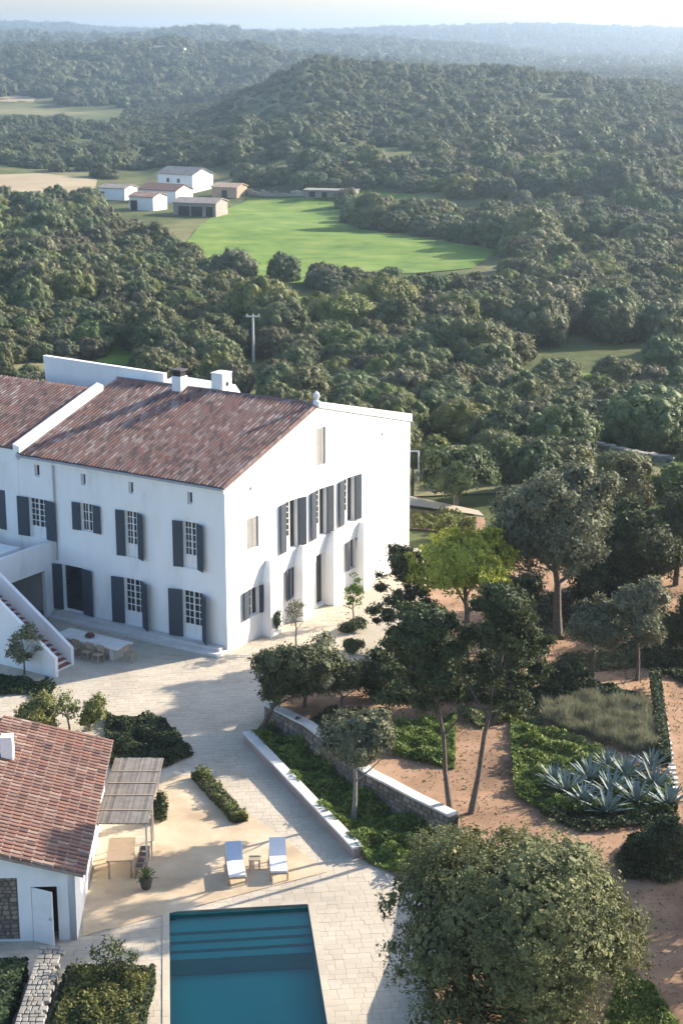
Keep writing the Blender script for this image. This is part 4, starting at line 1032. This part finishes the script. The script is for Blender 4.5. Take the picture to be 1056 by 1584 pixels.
GT('tall_pine_tree', 'tall dark pine with thin leaning trunk, left one of the pair over the orange path', 'tree', (696, 1250), 940, 185, 1.0, cx=655, m='pine_leaf', kind='pads', seed=14, leaf=.085, hfrac=.48, trunk_r=.095, bark='bark', dens=.9)
GT('tall_pine_tree', 'tall dark pine with forked trunk, right one of the pair over the orange path', 'tree', (727, 1258), 905, 160, 1.0, cx=778, m='pine_leaf', kind='pads', seed=15, leaf=.085, hfrac=.52, trunk_r=.105, bark='bark', dens=.9)
GT('young_pine_tree', 'open dark conifer with tiers of branches close to the far end of the white gable', 'tree', (632, 998), 845, 105, .15, cx=620, m='pine_leaf', kind='pads', seed=16, leaf=.08, hfrac=.85, dens=.55)
GT('olive_tree', 'leaning olive tree at the corner where the two garden walls start', 'tree', (404, 1138), 985, 150, .05, cx=455, m='dark_leaf', kind='cloud', seed=17, leaf=.075, hfrac=.74, low=-.6)
GT('olive_tree', 'grey green olive tree behind the leaning one, before the young saplings', 'tree', (470, 1110), 980, 120, .3, cx=480, m='grey_leaf', kind='round', seed=18, leaf=.08, hfrac=.85)
GT('small_tree', 'small dark tree standing in orange soil above the retaining wall', 'tree', (528, 1108), 1018, 80, .6, m='dark_leaf', kind='round', seed=19, leaf=.08, hfrac=.7)
GT('olive_tree', 'olive tree with slim pale trunk rising from the bed between the two walls', 'tree', (546, 1268), 1092, 130, .05, cx=553, m='grey_leaf', kind='cloud', seed=20, leaf=.075, hfrac=.62, low=-.6, bark='bark2')
GT('sapling', 'thin young tree with few leaves standing in the paving close to the second buttress', 'tree', (458, 1000), 922, 44, .0, m='grey_leaf', kind='open', seed=21, leaf=.07, hfrac=.6, dens=.25)
GT('sapling', 'upright young green tree above a dark planting pit near the gable door', 'tree', (546, 962), 885, 34, .0, m='green_leaf', kind='open', seed=22, leaf=.075, hfrac=.85, dens=.4)
GT('dark_shrub', 'dark rounded evergreen behind the olives at the edge of the paved path', 'shrub', (575, 1085), 1002, 95, .5, m='dark_leaf', kind='round', seed=23, leaf=.09, hfrac=.9)
GT('dark_evergreen_tree', 'dark evergreen with broad low crown left of the tall pine trunks', 'tree', (655, 1105), 985, 130, .7, m='dark_leaf', kind='round', seed=24, leaf=.09, hfrac=.85)
GT('dark_evergreen_tree', 'dark evergreen with broad low crown right of the tall pine trunks', 'tree', (790, 1085), 950, 110, .7, m='pine_leaf', kind='cloud', seed=25, leaf=.09, hfrac=.85)
GT('dark_evergreen_tree', 'dark evergreen directly right of the trunk of the large domed tree', 'tree', (905, 925), 800, 130, .1, m='dark_leaf', kind='round', seed=70, leaf=.12, hfrac=1.0)
GT('dark_evergreen_tree', 'dark evergreen filling the gap between the domed tree and the right edge', 'tree', (985, 925), 790, 140, .1, m='dark_leaf', kind='round', seed=71, leaf=.12, hfrac=1.0)
GT('dark_shrub', 'dark shrub at the foot of the large domed tree on its left side', 'shrub', (805, 945), 880, 80, .2, m='dark_leaf', kind='round', seed=72, leaf=.1, hfrac=1.0)
GT('dark_shrub', 'low green shrub in the shade between the bright pine and the domed tree', 'shrub', (775, 985), 930, 70, .3, m='oleaster', kind='round', seed=73, leaf=.1, hfrac=1.0)
GT('dark_shrub', 'low dark shrub on the far side of the grey grasses', 'shrub', (860, 1065), 1015, 90, .7, m='dark_leaf', kind='round', seed=74, leaf=.09, hfrac=1.0)
GT('bushy_tree', 'grey green bush at the lawn edge just past the field wall', 'tree', (880, 745), 672, 95, -.3, m='oleaster_dry', kind='round', seed=77, leaf=.13, hfrac=1.0)
GT('bushy_tree', 'rounded light bush farther right on the rough lawn', 'tree', (1030, 770), 712, 90, -.3, m='oleaster_fresh', kind='round', seed=78, leaf=.13, hfrac=1.0)
GT('bushy_tree', 'loose olive green bush beside the lawn beyond the domed tree', 'tree', (960, 790), 700, 120, -.2, m='oleaster', kind='round', seed=75, leaf=.13, hfrac=1.0)
GT('bushy_tree', 'light green bush between the gable corner and the domed tree, farther back', 'tree', (760, 745), 672, 90, -.3, m='oleaster', kind='round', seed=76, leaf=.13, hfrac=1.0)
GT('small_grey_tree', 'small silvery tree on a thin trunk by the curving soil path at the right', 'tree', (985, 1048), 884, 96, .6, m='grey_leaf', kind='round', seed=26, leaf=.085, hfrac=.8, low=-.7)
GT('small_grey_tree', 'small olive grey tree just left of the silvery one by the soil path', 'tree', (916, 1042), 918, 84, .6, m='grey_leaf', kind='round', seed=27, leaf=.085, hfrac=.83, low=-.8)
GT('dark_evergreen_tree', 'dark evergreen tucked behind the right side of the large domed tree', 'tree', (945, 915), 755, 120, .2, m='dark_leaf', kind='round', seed=28, leaf=.12, hfrac=.98)
GT('dark_evergreen_tree', 'massive dark evergreen at the right edge behind the silvery tree', 'tree', (1045, 900), 715, 150, .2, m='dark_leaf', kind='cloud', seed=29, leaf=.12, hfrac=.95)
GT('dark_evergreen_tree', 'dark evergreen at the right edge beside the soil path', 'tree', (1060, 1010), 900, 90, .5, m='dark_leaf', kind='round', seed=30, leaf=.1, hfrac=.95)
GT('dark_evergreen_tree', 'tall evergreen standing outside the right edge beyond the dark round bush', 'tree', (1330, 1290), 1000, 230, 1.0, m='dark_leaf', kind='round', seed=60, leaf=.14, hfrac=.9)
GT('dark_evergreen_tree', 'evergreen outside the lower right corner of the garden', 'tree', (1230, 1420), 1190, 220, 1.0, m='dark_leaf', kind='round', seed=61, leaf=.14, hfrac=.9)
GT('dark_evergreen_tree', 'evergreen outside the right edge level with the silvery tree', 'tree', (1210, 960), 770, 190, .2, m='dark_leaf', kind='round', seed=62, leaf=.14, hfrac=.9)
GT('bushy_tree', 'mid green bushy tree with pale branches just right of the gable end', 'tree', (705, 780), 686, 135, 0, m='oleaster', kind='cloud', seed=31, leaf=.13, hfrac=.92, bark='bark2')
GT('bushy_tree', 'yellowish green bush close to the corner of the gable wall', 'tree', (665, 735), 670, 80, 0, m='yellow_leaf', kind='round', seed=32, leaf=.14, hfrac=.95)
GT('round_bush', 'very dark rounded bush on bare soil below the agaves at the right edge', 'shrub', (1012, 1352), 1256, 104, 1.0, m='hedge', kind='round', seed=33, leaf=.06, hfrac=.92)
GT('bushy_shrub', 'yellow green leafy shrub behind the pool house roof near the stair foot', 'shrub', (58, 1130), 1062, 78, .1, m='yellow_leaf', kind='round', seed=34, leaf=.075, hfrac=.9)
GT('small_tree', 'sparse small tree with bare crooked branches right behind the pool house roof', 'tree', (108, 1128), 1070, 52, .1, cx=98, m='yellow_leaf', kind='open', seed=35, leaf=.07, hfrac=.85, dens=.6)
GT('small_tree', 'small yellow green tree at the corner of the dark planting bed', 'tree', (138, 1128), 1070, 48, .1, cx=146, m='yellow_leaf', kind='round', seed=36, leaf=.075, hfrac=.97)
GT('wall_tree', 'small drooping green tree growing against the white stair wall', 'tree', (38, 1042), 962, 54, .05, m='grey_leaf', kind='open', seed=37, leaf=.075, hfrac=.92, dens=.8)
GT('sapling', 'young tree with dark clustered leaves over the hedge at the bottom left', 'tree', (180, 1530), 1452, 92, .0, m='dark_leaf', kind='open', seed=38, leaf=.07, hfrac=.72, dens=.35)
GT('climbing_shrub', 'dark green shrub growing in front of the nearest buttress', 'shrub', (424, 982), 942, 24, 0, m='dark_leaf', kind='round', seed=39, leaf=.06, hfrac=.95)
GT('small_shrub', 'small dark shrub by the far corner post of the pergola', 'shrub', (247, 1268), 1222, 28, 0.03, m='dark_leaf', kind='round', seed=40, leaf=.06, hfrac=.95)
GT('garden_shrub', 'yellow flowering shrub on the bank beside the light path right of the gable', 'shrub', (690, 835), 795, 40, 0, m='yellow_leaf', kind='round', seed=41, leaf=.08, hfrac=.95)
GT('garden_shrub', 'low dark shrub in a paving pit below the upright young tree', 'shrub', (546, 975), 958, 46, 0, m='dark_leaf', kind='round', seed=42, leaf=.06, hfrac=.95)
GT('garden_shrub', 'low dark shrub in the paving pit nearest the kerb wall', 'shrub', (545, 1008), 990, 40, 0, m='dark_leaf', kind='round', seed=43, leaf=.06, hfrac=.95)
# potted palm
b = at(226, 1376, 0); pp = thing('potted_plant', 'spiky green plant in a dark pot near the pergola post', 'potted plant', (b.x, b.y, .035))
MB().tube([(0, 0, 0), (0, 0, .2), (0, 0, .36)], [.16, .22, .26], 10).build('pot', M['pot'], pp, False)
def blade(L_, w_, curve, m, name='leaf', th=.01):
    mb = MB(); n = 4; v = []
    for i in range(n + 1):
        t = i / n; ww = w_ * (1 - t) ** .6 * (.55 + .9 * min(t * 2, 1) * .5) + .004; x = L_ * t * math.cos(curve * t); z = L_ * t * math.sin(1.0 - curve * t * .8)
        mb.v += [(x, -ww, z + ww * .35), (x, 0, z - th), (x, ww, z + ww * .35), (x, 0, z + th * .6)]
    for i in range(n):
        o = i * 4
        for a, c in ((0, 1), (1, 2), (2, 3), (3, 0)): mb.f.append((o + a, o + c, o + 4 + c, o + 4 + a))
    return mb.mesh(name, m)
bl = blade(.62, .035, .8, M['green_leaf'])
for i in range(22):
    o = link('leaf', bl, pp, False); o.location = (0, 0, .34); o.rotation_euler = (0, rng.uniform(-.5, .4), i * 2.4)
# agaves
ag = blade(1.15, .10, .35, M['agave'], 'leaf', .02)
ags = [(875, 1232, 1.0, 'leftmost of the blue grey agaves in the garden bed'), (905, 1250, .9, 'blue grey agave nearest the big olive, second from the left'), (912, 1212, .95, 'blue grey agave at the back of the clump, left of centre'),
       (945, 1235, 1.05, 'blue grey agave in the centre of the clump'), (968, 1205, .95, 'blue grey agave at the back of the clump, right of centre'), (985, 1248, 1.0, 'blue grey agave at the front of the clump, right of centre'),
       (855, 1215, .8, 'small blue grey agave at the far left back of the clump'), (940, 1192, .8, 'small blue grey agave farthest back in the middle of the clump'), (1008, 1192, .85, 'small blue grey agave farthest back at the right of the clump'), (938, 1262, .9, 'blue grey agave closest to the camera at the front of the clump'),
       (1012, 1222, 1.0, 'blue grey agave second from the right in the clump'), (1034, 1252, .95, 'rightmost blue grey agave near the soil path')]
for j, (a, b_, s_, lb) in enumerate(ags):
    p = at(a, b_, 1.0); t = thing('agave_plant', lb, 'agave', (p.x, p.y, gh(p.x, p.y)), j * 1.1, 'agaves in the garden bed')
    for i in range(28):
        o = link('leaf', ag, t, False); ring = min(1, max(0, i / 28 + rng.uniform(-.12, .12))); o.rotation_euler = (0, R(18) - R(62) * ring, i * 2.39996); s2 = s_ * rng.uniform(.8, 1.1) * (1 - .25 * ring); o.scale = (s2, s2, s2); o.location = (0, 0, .1)
# ground covers and hedges
def cover(name, label, poly, h, leaf, n, m, zf, seed, up=.0, mound=.8, kind='stuff', cat=None, asp=.55, bumps=True):
    rs = np.random.RandomState(seed); xs = [p[0] for p in poly]; ys = [p[1] for p in poly]; P = []
    while len(P) < n:
        x, y = rs.uniform(min(xs), max(xs)), rs.uniform(min(ys), max(ys))
        if pip(x, y, poly):
            b_ = .6 + 1.0 * nz(x, y, mound, seed) if bumps else 1.0
            P.append((x, y, zf(x, y) + h * max(.15, b_) * (rs.uniform(.0, 1.0) ** .5)))
    P = np.array(P); N = rs.normal(size=P.shape) * .9; N[:, 2] += 1.0 - up * 1.0
    if up:
        N[:, 2] = rs.normal(size=len(P)) * .15
    V_, F4 = leaf_quads(P, N, leaf, rs, asp)
    if up:                                   # upright blades
        V_ = V_.reshape(-1, 4, 3); c = V_.mean(1, keepdims=True); d = V_ - c; L2 = leaf * 1.2
        lean_ = rs.normal(size=(len(P), 2)) * .35 * L2
        base = np.stack([c[:, 0, 0], c[:, 0, 1], c[:, 0, 2]], 1); sd_ = rs.normal(size=(len(P), 2)); sd_ /= np.linalg.norm(sd_, axis=1, keepdims=True); sd_ *= leaf * asp * .5
        q0 = base.copy(); q0[:, 0] -= sd_[:, 0]; q0[:, 1] -= sd_[:, 1]; q1 = base.copy(); q1[:, 0] += sd_[:, 0]; q1[:, 1] += sd_[:, 1]
        q2 = base.copy(); q2[:, 0] += lean_[:, 0]; q2[:, 1] += lean_[:, 1]; q2[:, 2] += L2
        q3 = q2.copy(); q3[:, 0] += sd_[:, 0] * .2; q3[:, 1] += sd_[:, 1] * .2
        V_ = np.stack([q0, q1, q3, q2], 1).reshape(-1, 3)
    o = link(name, np_mesh(name, V_, F4, np.zeros((0, 3), int), M[m]))
    return tag(o, label, cat, None, kind)
flat = lambda x, y: .04
cover('groundcover', 'dark green low planting in the wedge shaped bed beside the pool house', bed_tri, .5, .075, 13000, 'hedge', flat, 1)
cover('groundcover', 'dense green plants filling the bed between the two garden walls', bed_mid, .55, .085, 15000, 'green_leaf', flat, 2)
PG = lambda L_: [tuple(at(a, b, 1.0)[:2]) for a, b in L_]
cover('groundcover', 'light green shrubs in the orange garden left of the tall pine trunks', PG([(612, 1122), (705, 1112), (702, 1192), (640, 1178), (606, 1168)]), .5, .09, 9000, 'green_leaf', gh, 3)
cover('groundcover', 'fresh green low shrubs right of the tall pine trunks', PG([(788, 1118), (900, 1150), (960, 1185), (1035, 1210), (1040, 1262), (850, 1262), (795, 1232)]), .45, .09, 19000, 'green_leaf', gh, 4)
cover('ornamental_grass', 'grey green tufted grasses in the bed above the agaves', PG([(838, 1098), (905, 1080), (1000, 1092), (1020, 1165), (985, 1170), (900, 1142), (840, 1120)]), .45, .34, 16000, 'lavender', gh, 5, up=1, asp=.08, mound=.6)
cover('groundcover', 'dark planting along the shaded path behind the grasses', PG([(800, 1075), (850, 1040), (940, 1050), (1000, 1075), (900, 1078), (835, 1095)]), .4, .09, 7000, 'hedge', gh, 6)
cover('groundcover', 'low weeds and rough grass on the bank at the bottom right corner', PG([(960, 1500), (1010, 1530), (1056, 1600), (930, 1600)]), .2, .08, 4000, 'green_leaf', gh, 7)
cover('groundcover', 'dry scrubby plants on the brown bank below the light path', P2([(636, 798), (735, 806), (735, 826), (636, 820)]), .6, .12, 5000, 'yellow_leaf', lambda x, y: .1, 8)
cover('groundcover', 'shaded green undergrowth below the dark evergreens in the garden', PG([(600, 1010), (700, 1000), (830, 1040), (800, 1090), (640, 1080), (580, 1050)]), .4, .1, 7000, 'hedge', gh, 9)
cover('groundcover', 'dark low plants added to deepen the shade under the large domed tree', PG([(760, 900), (980, 880), (1056, 940), (1056, 975), (960, 985), (880, 960), (800, 985), (745, 960)]), .45, .1, 12000, 'hedge', gh, 15)  # dark leaf cover added to stand for shade on the bare ground
cover('groundcover', 'dark bluish planting right of the curving soil path', PG([(1000, 975), (1060, 985), (1070, 1048), (1035, 1030), (990, 1005)]), .45, .1, 5000, 'dark_leaf', gh, 16)
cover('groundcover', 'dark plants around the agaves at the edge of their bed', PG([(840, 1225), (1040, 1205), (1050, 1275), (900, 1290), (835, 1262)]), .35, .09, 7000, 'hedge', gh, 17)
M['litter'] = mat('dry_leaf_litter', [(.10, .06, .035), (.20, .13, .07), (.30, .23, .13)], 2, .95, rnd=.8)
cover('leaf_litter', 'fallen leaves and twigs strewn over the orange garden soil', [(-1.2, 70), (4.4, 60.8), (3.8, 50), (18, 44), (20, 92), (7, 92), (2, 79)], .012, .05, 16000, 'litter', gh, 20, bumps=False)
cover('weeds', 'small weeds and tufts dotted about the orange garden soil', [(-1.2, 70), (4.4, 60.8), (3.8, 50), (18, 44), (20, 92), (7, 92), (2, 79)], .06, .07, 2600, 'green_leaf', gh, 21, mound=3)
cover('groundcover', 'mixed low plants round the feet of the tall pine trunks', PG([(455, 1118), (520, 1096), (600, 1098), (612, 1120), (560, 1140), (500, 1138)]), .3, .08, 4500, 'dark_leaf', gh, 24)
cover('groundcover', 'olive green scrub between the pine crowns and the grasses', PG([(705, 1098), (790, 1092), (832, 1100), (840, 1122), (790, 1116), (740, 1128)]), .4, .08, 4500, 'oleaster', gh, 25)
cover('groundcover', 'low scrub along the outer side of the right soil path', PG([(1040, 1280), (1062, 1280), (1062, 1360), (1030, 1370), (960, 1360), (950, 1330), (985, 1290)]), .35, .08, 5000, 'dark_leaf', gh, 26)
cover('groundcover', 'straggling plants on the soil beneath the two small grey trees', PG([(870, 985), (1010, 985), (1010, 1010), (900, 1022), (860, 1010)]), .3, .08, 4500, 'oleaster', gh, 27)
def hedge(name, label, a, b_, w_, h, z0, m, seed, leaf=.07, dens=1.0):
    a = Vector((a[0], a[1], 0)); b_ = Vector((b_[0], b_[1], 0)); L_ = (b_ - a).length; ex = (b_ - a).normalized(); nx = Vector((ex.y, -ex.x, 0)); rs = np.random.RandomState(seed)
    t = thing(name, label, 'hedge', (a.x, a.y, z0)); n = int((L_ * h * 2 + L_ * w_ + w_ * h * 2) / (leaf * leaf) * 1.0 * dens)
    P = []; N = []
    for i in range(n):
        u, v_, q = rs.uniform(0, L_), rs.uniform(-1, 1), rs.uniform(0, 1); f = rs.randint(0, 5); k = .06 * nz(u, q, .7, seed)
        if f < 2: p = (u, (w_ / 2 + k) * (1 if f else -1), q * h); nn = (0, 1 if f else -1, 0)
        elif f < 4: p = (u, v_ * w_ / 2, h + k + .05 * rs.normal()); nn = (0, 0, 1)
        else: e = rs.randint(0, 2); p = (L_ * e, v_ * w_ / 2, q * h); nn = (1 if e else -1, 0, 0)
        P.append(a + ex * p[0] + nx * p[1] + Vector((0, 0, z0 + p[2]))); N.append(ex * nn[0] + nx * nn[1] + Vector((0, 0, nn[2])))
    P = np.array([tuple(p) for p in P]); N = np.array([tuple(p) for p in N]) + rs.normal(size=P.shape) * .7
    V_, F4 = leaf_quads(P, N, leaf, rs); o = link('foliage', np_mesh('foliage', V_, F4, np.zeros((0, 3), int), M[m]), t)
    g = lambda x, y, z: a + ex * x + nx * y + Vector((0, 0, z0 + z))
    MB().box(.05, L_ - .05, -w_ / 2 + .08, w_ / 2 - .08, 0, h - .06, g).build('branches', M[m], t)
    return t
p0, p1 = at(1012, 1050, 1), at(1028, 1185, 1)
hedge('clipped_hedge', 'low dark hedge edging the garden bed along the right soil path', p0, p1, .45, .5, 1.0, 'hedge', 3)
hedge('clipped_hedge', 'broad clipped hedge at the bottom left beside the pool paving', (-7.55, 50.3), (-7.7, 42), 2.9, .6, 0, 'hedge', 4, .075)
cover('hedge_shoots', 'yellow green new shoots on top of the broad bottom left hedge', [(-8.8, 50.2), (-6.2, 50.2), (-6.4, 44), (-8.9, 44)],   .45, .07, 6500, 'yellow_leaf', lambda x, y: .5, 12)
hedge('clipped_hedge', 'dark hedge in the bottom left corner left of the dry stone wall', (-11.3, 50.6), (-11.3, 42), 1.9, .7, 0, 'hedge', 5, .08)
cover('groundcover', 'dark bed of plants at the foot of the white stair wall', P2([(-40, 1045), (88, 1062), (75, 1090), (40, 1075), (-40, 1080)]), .35, .08, 5000, 'hedge', flat, 13)
hedge('planting_strip', 'low strip of yellowish and dark plants along the edge of the sun terrace', at(306, 1203, 0), at(372, 1274, 0), .62, .26, .03, 'dark_leaf', 14, .055)
ps0, ps1 = at(306, 1203, 0), at(372, 1274, 0)
cover('strip_shoots', 'yellow green shoots rising from the low planting strip', [(ps0.x - .1, ps0.y), (ps0.x + .45, ps0.y), (ps1.x + .35, ps1.y), (ps1.x - .4, ps1.y)], .5, .07, 2200, 'yellow_leaf', flat, 22, mound=.5)
# edging stones beside the right path
es = thing('stone_edging', 'row of pale edging stones along the right soil path', 'edging', tuple(at(1020, 1100, 1)))
for i in range(26):
    t_ = i / 25; p = at(1016 + 30 * t_ , 1048 + 190 * t_, 1.0); s_ = rng.uniform(.1, .17)
    MB().box(-s_, s_, -s_ * .8, s_ * .8, -.05, .14, lambda a, b, c, p=p: (p.x + a, p.y + b, p.z + c)).build('stone', M['cap'], es)

# ------------------------------------------------------------------ right of the house
drape('light_path', P2([(560, 752), (636, 772), (740, 794), (748, 802), (636, 786), (560, 766)]), M['paver'], .1, 3, lambda x, y: .1)
drape('brown_bank', P2([(600, 786), (750, 804), (750, 830), (600, 818)]), M['soil'], .06, 3, lambda x, y: .08)
yp = at(637, 743, 0); gp = thing('garden_gate_frame', 'thin white post and crossbar frame beyond the corner of the gable wall', 'frame', (yp.x, yp.y, 0))
MB().tube([(yp.x + .45, yp.y, 0), (yp.x + .45, yp.y, 2.1)], .06, 6).build('post', M['white2'], gp); MB().tube([(yp.x - 1.2, yp.y, 2.1), (yp.x + .5, yp.y, 2.1)], .06, 6).build('crossbar', M['white2'], gp)
MB().tube([(yp.x - 1.2, yp.y, 0), (yp.x - 1.2, yp.y, 2.1)], .06, 6).build('post', M['white2'], gp)
a_, b_ = Vector((*onT(885, 700), 0)), Vector((*onT(1075, 722), 0)); L_ = (b_ - a_).length; ex = (b_ - a_).normalized(); nx = Vector((ex.y, -ex.x, 0)); zb = T(a_.x, a_.y)
sw = thing('field_wall', 'dark dry stone field wall with pale top stones right of the domed tree', 'wall', (a_.x, a_.y, zb))
g = lambda x, y, z: a_ + ex * x + nx * y + Vector((0, 0, zb - .5 + z))
MB().box(0, L_, -.3, .3, 0, 1.5, g).build('core', M['rubjoint'], sw)
rubble(sw, lambda s, o, z: g(s, .3 + o, z), 0, L_, .4, 1.5, .45, M['rubble'], 61, proud=.08)
x = 0
while x < L_: w_ = rng.uniform(.3, .6); MB().box(x + .02, x + w_ - .02, -.3, .32, 1.5, 1.62 + rng.uniform(0, .14), g).build('top_stone', M['drystone'], sw); x += w_
# utility pole
q = onT(392, 560); zq = T(*q); up_ = thing('utility_pole', 'pale concrete utility pole with a short crossarm among the trees', 'utility pole', (q[0], q[1], zq))
ztop = z_at(q[1], 487); MB().tube([(q[0], q[1], zq), (q[0], q[1], ztop)], [.17, .11], 8).build('pole', M['cap'], up_)
MB().box(q[0] - .8, q[0] + .8, q[1] - .06, q[1] + .06, ztop - .25, ztop - .1).build('crossarm', M['cap'], up_)
for dx in (-.7, 0, .7): MB().tube([(q[0] + dx, q[1], ztop - .1), (q[0] + dx, q[1], ztop + .15)], .06, 6).build('insulator', M['cap'], up_)

# ------------------------------------------------------------------ farm in the valley
def farm(name, label, px0, px1, pyb, h_wall, depth, rot, m, roofm, rise=1.2, wins=(), doors=(), gable_side=True):
    ax, ay = onT((px0 + px1) / 2, pyb); z = T(ax, ay) ; d = math.hypot(ay, 30); W = (px1 - px0) * d / F_PX
    t = thing(name, label, 'building', (ax, ay, z), rot)
    x0, x1 = -W / 2, W / 2
    MB().box(x0, x1, 0, depth, -.6, h_wall).build('wall', m, t, False)
    e = .25
    # ridge parallel to x
    yr = depth / 2
    mb = MB(); mb.hexa([(x0 - e, -e, h_wall - .05), (x1 + e, -e, h_wall - .05), (x1 + e, yr, h_wall + rise - .05), (x0 - e, yr, h_wall + rise - .05)], [(x0 - e, -e, h_wall + .12), (x1 + e, -e, h_wall + .12), (x1 + e, yr, h_wall + rise + .12), (x0 - e, yr, h_wall + rise + .12)])
    mb.hexa([(x0 - e, yr + .001, h_wall + rise - .05), (x1 + e, yr + .001, h_wall + rise - .05), (x1 + e, depth + e, h_wall - .05), (x0 - e, depth + e, h_wall - .05)], [(x0 - e, yr + .001, h_wall + rise + .12), (x1 + e, yr + .001, h_wall + rise + .12), (x1 + e, depth + e, h_wall + .12), (x0 - e, depth + e, h_wall + .12)])
    mb.build('roof', roofm, t, False)
    g = MB()
    for x in (x0 + .01, x1 - .16): g.hexa([(x, 0.02, h_wall - .1), (x + .15, 0.02, h_wall - .1), (x + .15, depth - .02, h_wall - .1), (x, depth - .02, h_wall - .1)], [(x, yr - .1, h_wall + rise - .06), (x + .15, yr - .1, h_wall + rise - .06), (x + .15, yr + .1, h_wall + rise - .06), (x, yr + .1, h_wall + rise - .06)])
    g.build('gable', m, t, False)
    for fx, fz, w_, hh in wins: o = MB().box(x0 + W * fx - w_ / 2, x0 + W * fx + w_ / 2, -.06, .02, fz, fz + hh).build('window', M['glass'], t, False)
    for fx, w_, hh in doors: MB().box(x0 + W * fx - w_ / 2, x0 + W * fx + w_ / 2, -.06, .02, 0, hh).build('door', M['dark'], t, False)
    return t
farm('tall_farm_house', 'tallest white farm house of the distant group, with a grey gabled roof', 236, 306, 298, 4.6, 8, R(-36), M['white'], M['greyroof'], 1.6, wins=((.3, 2.6, .9, 1.0), (.6, 2.6, .9, 1.0)), doors=((.5, 1.1, 2.1),))
farm('red_roofed_house', 'white farm house with an orange red roof in front of the tallest one', 210, 278, 313, 2.9, 7, R(-30), M['white'], M['tile2'], 1.3, wins=((.25, 1.2, .8, .9), (.6, 1.2, .8, .9)))
farm('white_barn', 'long low white barn at the left end of the distant farm', 150, 196, 309, 2.8, 6, R(-24), M['white'], M['greyroof'], .7, doors=((.12, 1.5, 2.0),))
farm('white_outbuilding', 'small white outbuilding with dark doorway in front of the red roofed house', 197, 240, 325, 3.0, 6, R(-26), M['white'], M['tile2'], .8, doors=((.2, 1.8, 2.2),))
farm('stone_shed', 'pinkish stone shed with three dark bays at the front of the distant farm', 266, 336, 334, 2.8, 7, R(-18), M['pinkstone'], M['greyroof'], .9, doors=((.25, 2.6, 2.1), (.55, 2.6, 2.1), (.85, 1.6, 2.1)))
farm('ochre_shed', 'ochre stone shed at the right end of the distant farm', 326, 368, 306, 2.6, 6, R(-22), M['ochre'], M['ochre'], .8, doors=((.5, 1.4, 1.9),))
farm('ruined_shed', 'low grey ruin beside the top of the green meadow', 470, 548, 305, 1.6, 5, R(-14), M['drystone'], M['drystone'], .2, doors=((.15, 1.5, 1.3), (.4, 1.2, 1.2)))
farm('hilltop_house', 'tiny white house on the crest of the far left hill', 268, 282, 86, 4.5, 8, R(-18), M['white'], M['greyroof'], 1.5, wins=((.5, 2, 1.5, 1.5),))
farm('hilltop_house', 'tiny pale house left of the white one on the far left hill crest', 236, 250, 84, 4.5, 8, R(-10), M['ochre'], M['greyroof'], 1.5, wins=((.5, 2, 1.5, 1.5),))
farm('hillside_house', 'tiny pale house on the slope right of the hilltop houses', 338, 352, 98, 4, 8, R(-18), M['ochre'], M['greyroof'], 1.2, wins=((.5, 2, 1.5, 1.5),))
fw = thing('ruined_wall', 'pale ruined stone wall along the top edge of the green meadow', 'wall', (*onT(430, 303), 0)); p, q = onT(378, 300), onT(470, 303); zz = T(*p)
for i in range(14):
    a, b = i / 14, (i + .96) / 14; P_, Q_ = vadd(p, q, a), vadd(p, q, b)
    MB().prism([(P_[0], P_[1]), (Q_[0], Q_[1]), (Q_[0], Q_[1] + .7), (P_[0], P_[1] + .7)], T(*P_) - .5, T(*P_) + rng.uniform(.6, 1.5)).build('stone_block', M['drystone'], fw)

# ------------------------------------------------------------------ haze
hz = MB().box(-4200, 4200, -60, 6200, -40, 75).mesh('haze', [])
ho = link('haze', hz); tag(ho, kind='stuff')
m = bpy.data.materials.new('haze'); m.use_nodes = True; n = m.node_tree.nodes; n.clear(); out = n.new('ShaderNodeOutputMaterial'); pv = n.new('ShaderNodeVolumePrincipled')
pv.inputs['Color'].default_value = (.66, .80, 1, 1); pv.inputs['Density'].default_value = .00029; pv.inputs['Anisotropy'].default_value = .8
m.node_tree.links.new(pv.outputs[0], out.inputs['Volume']); hz.materials.append(m)
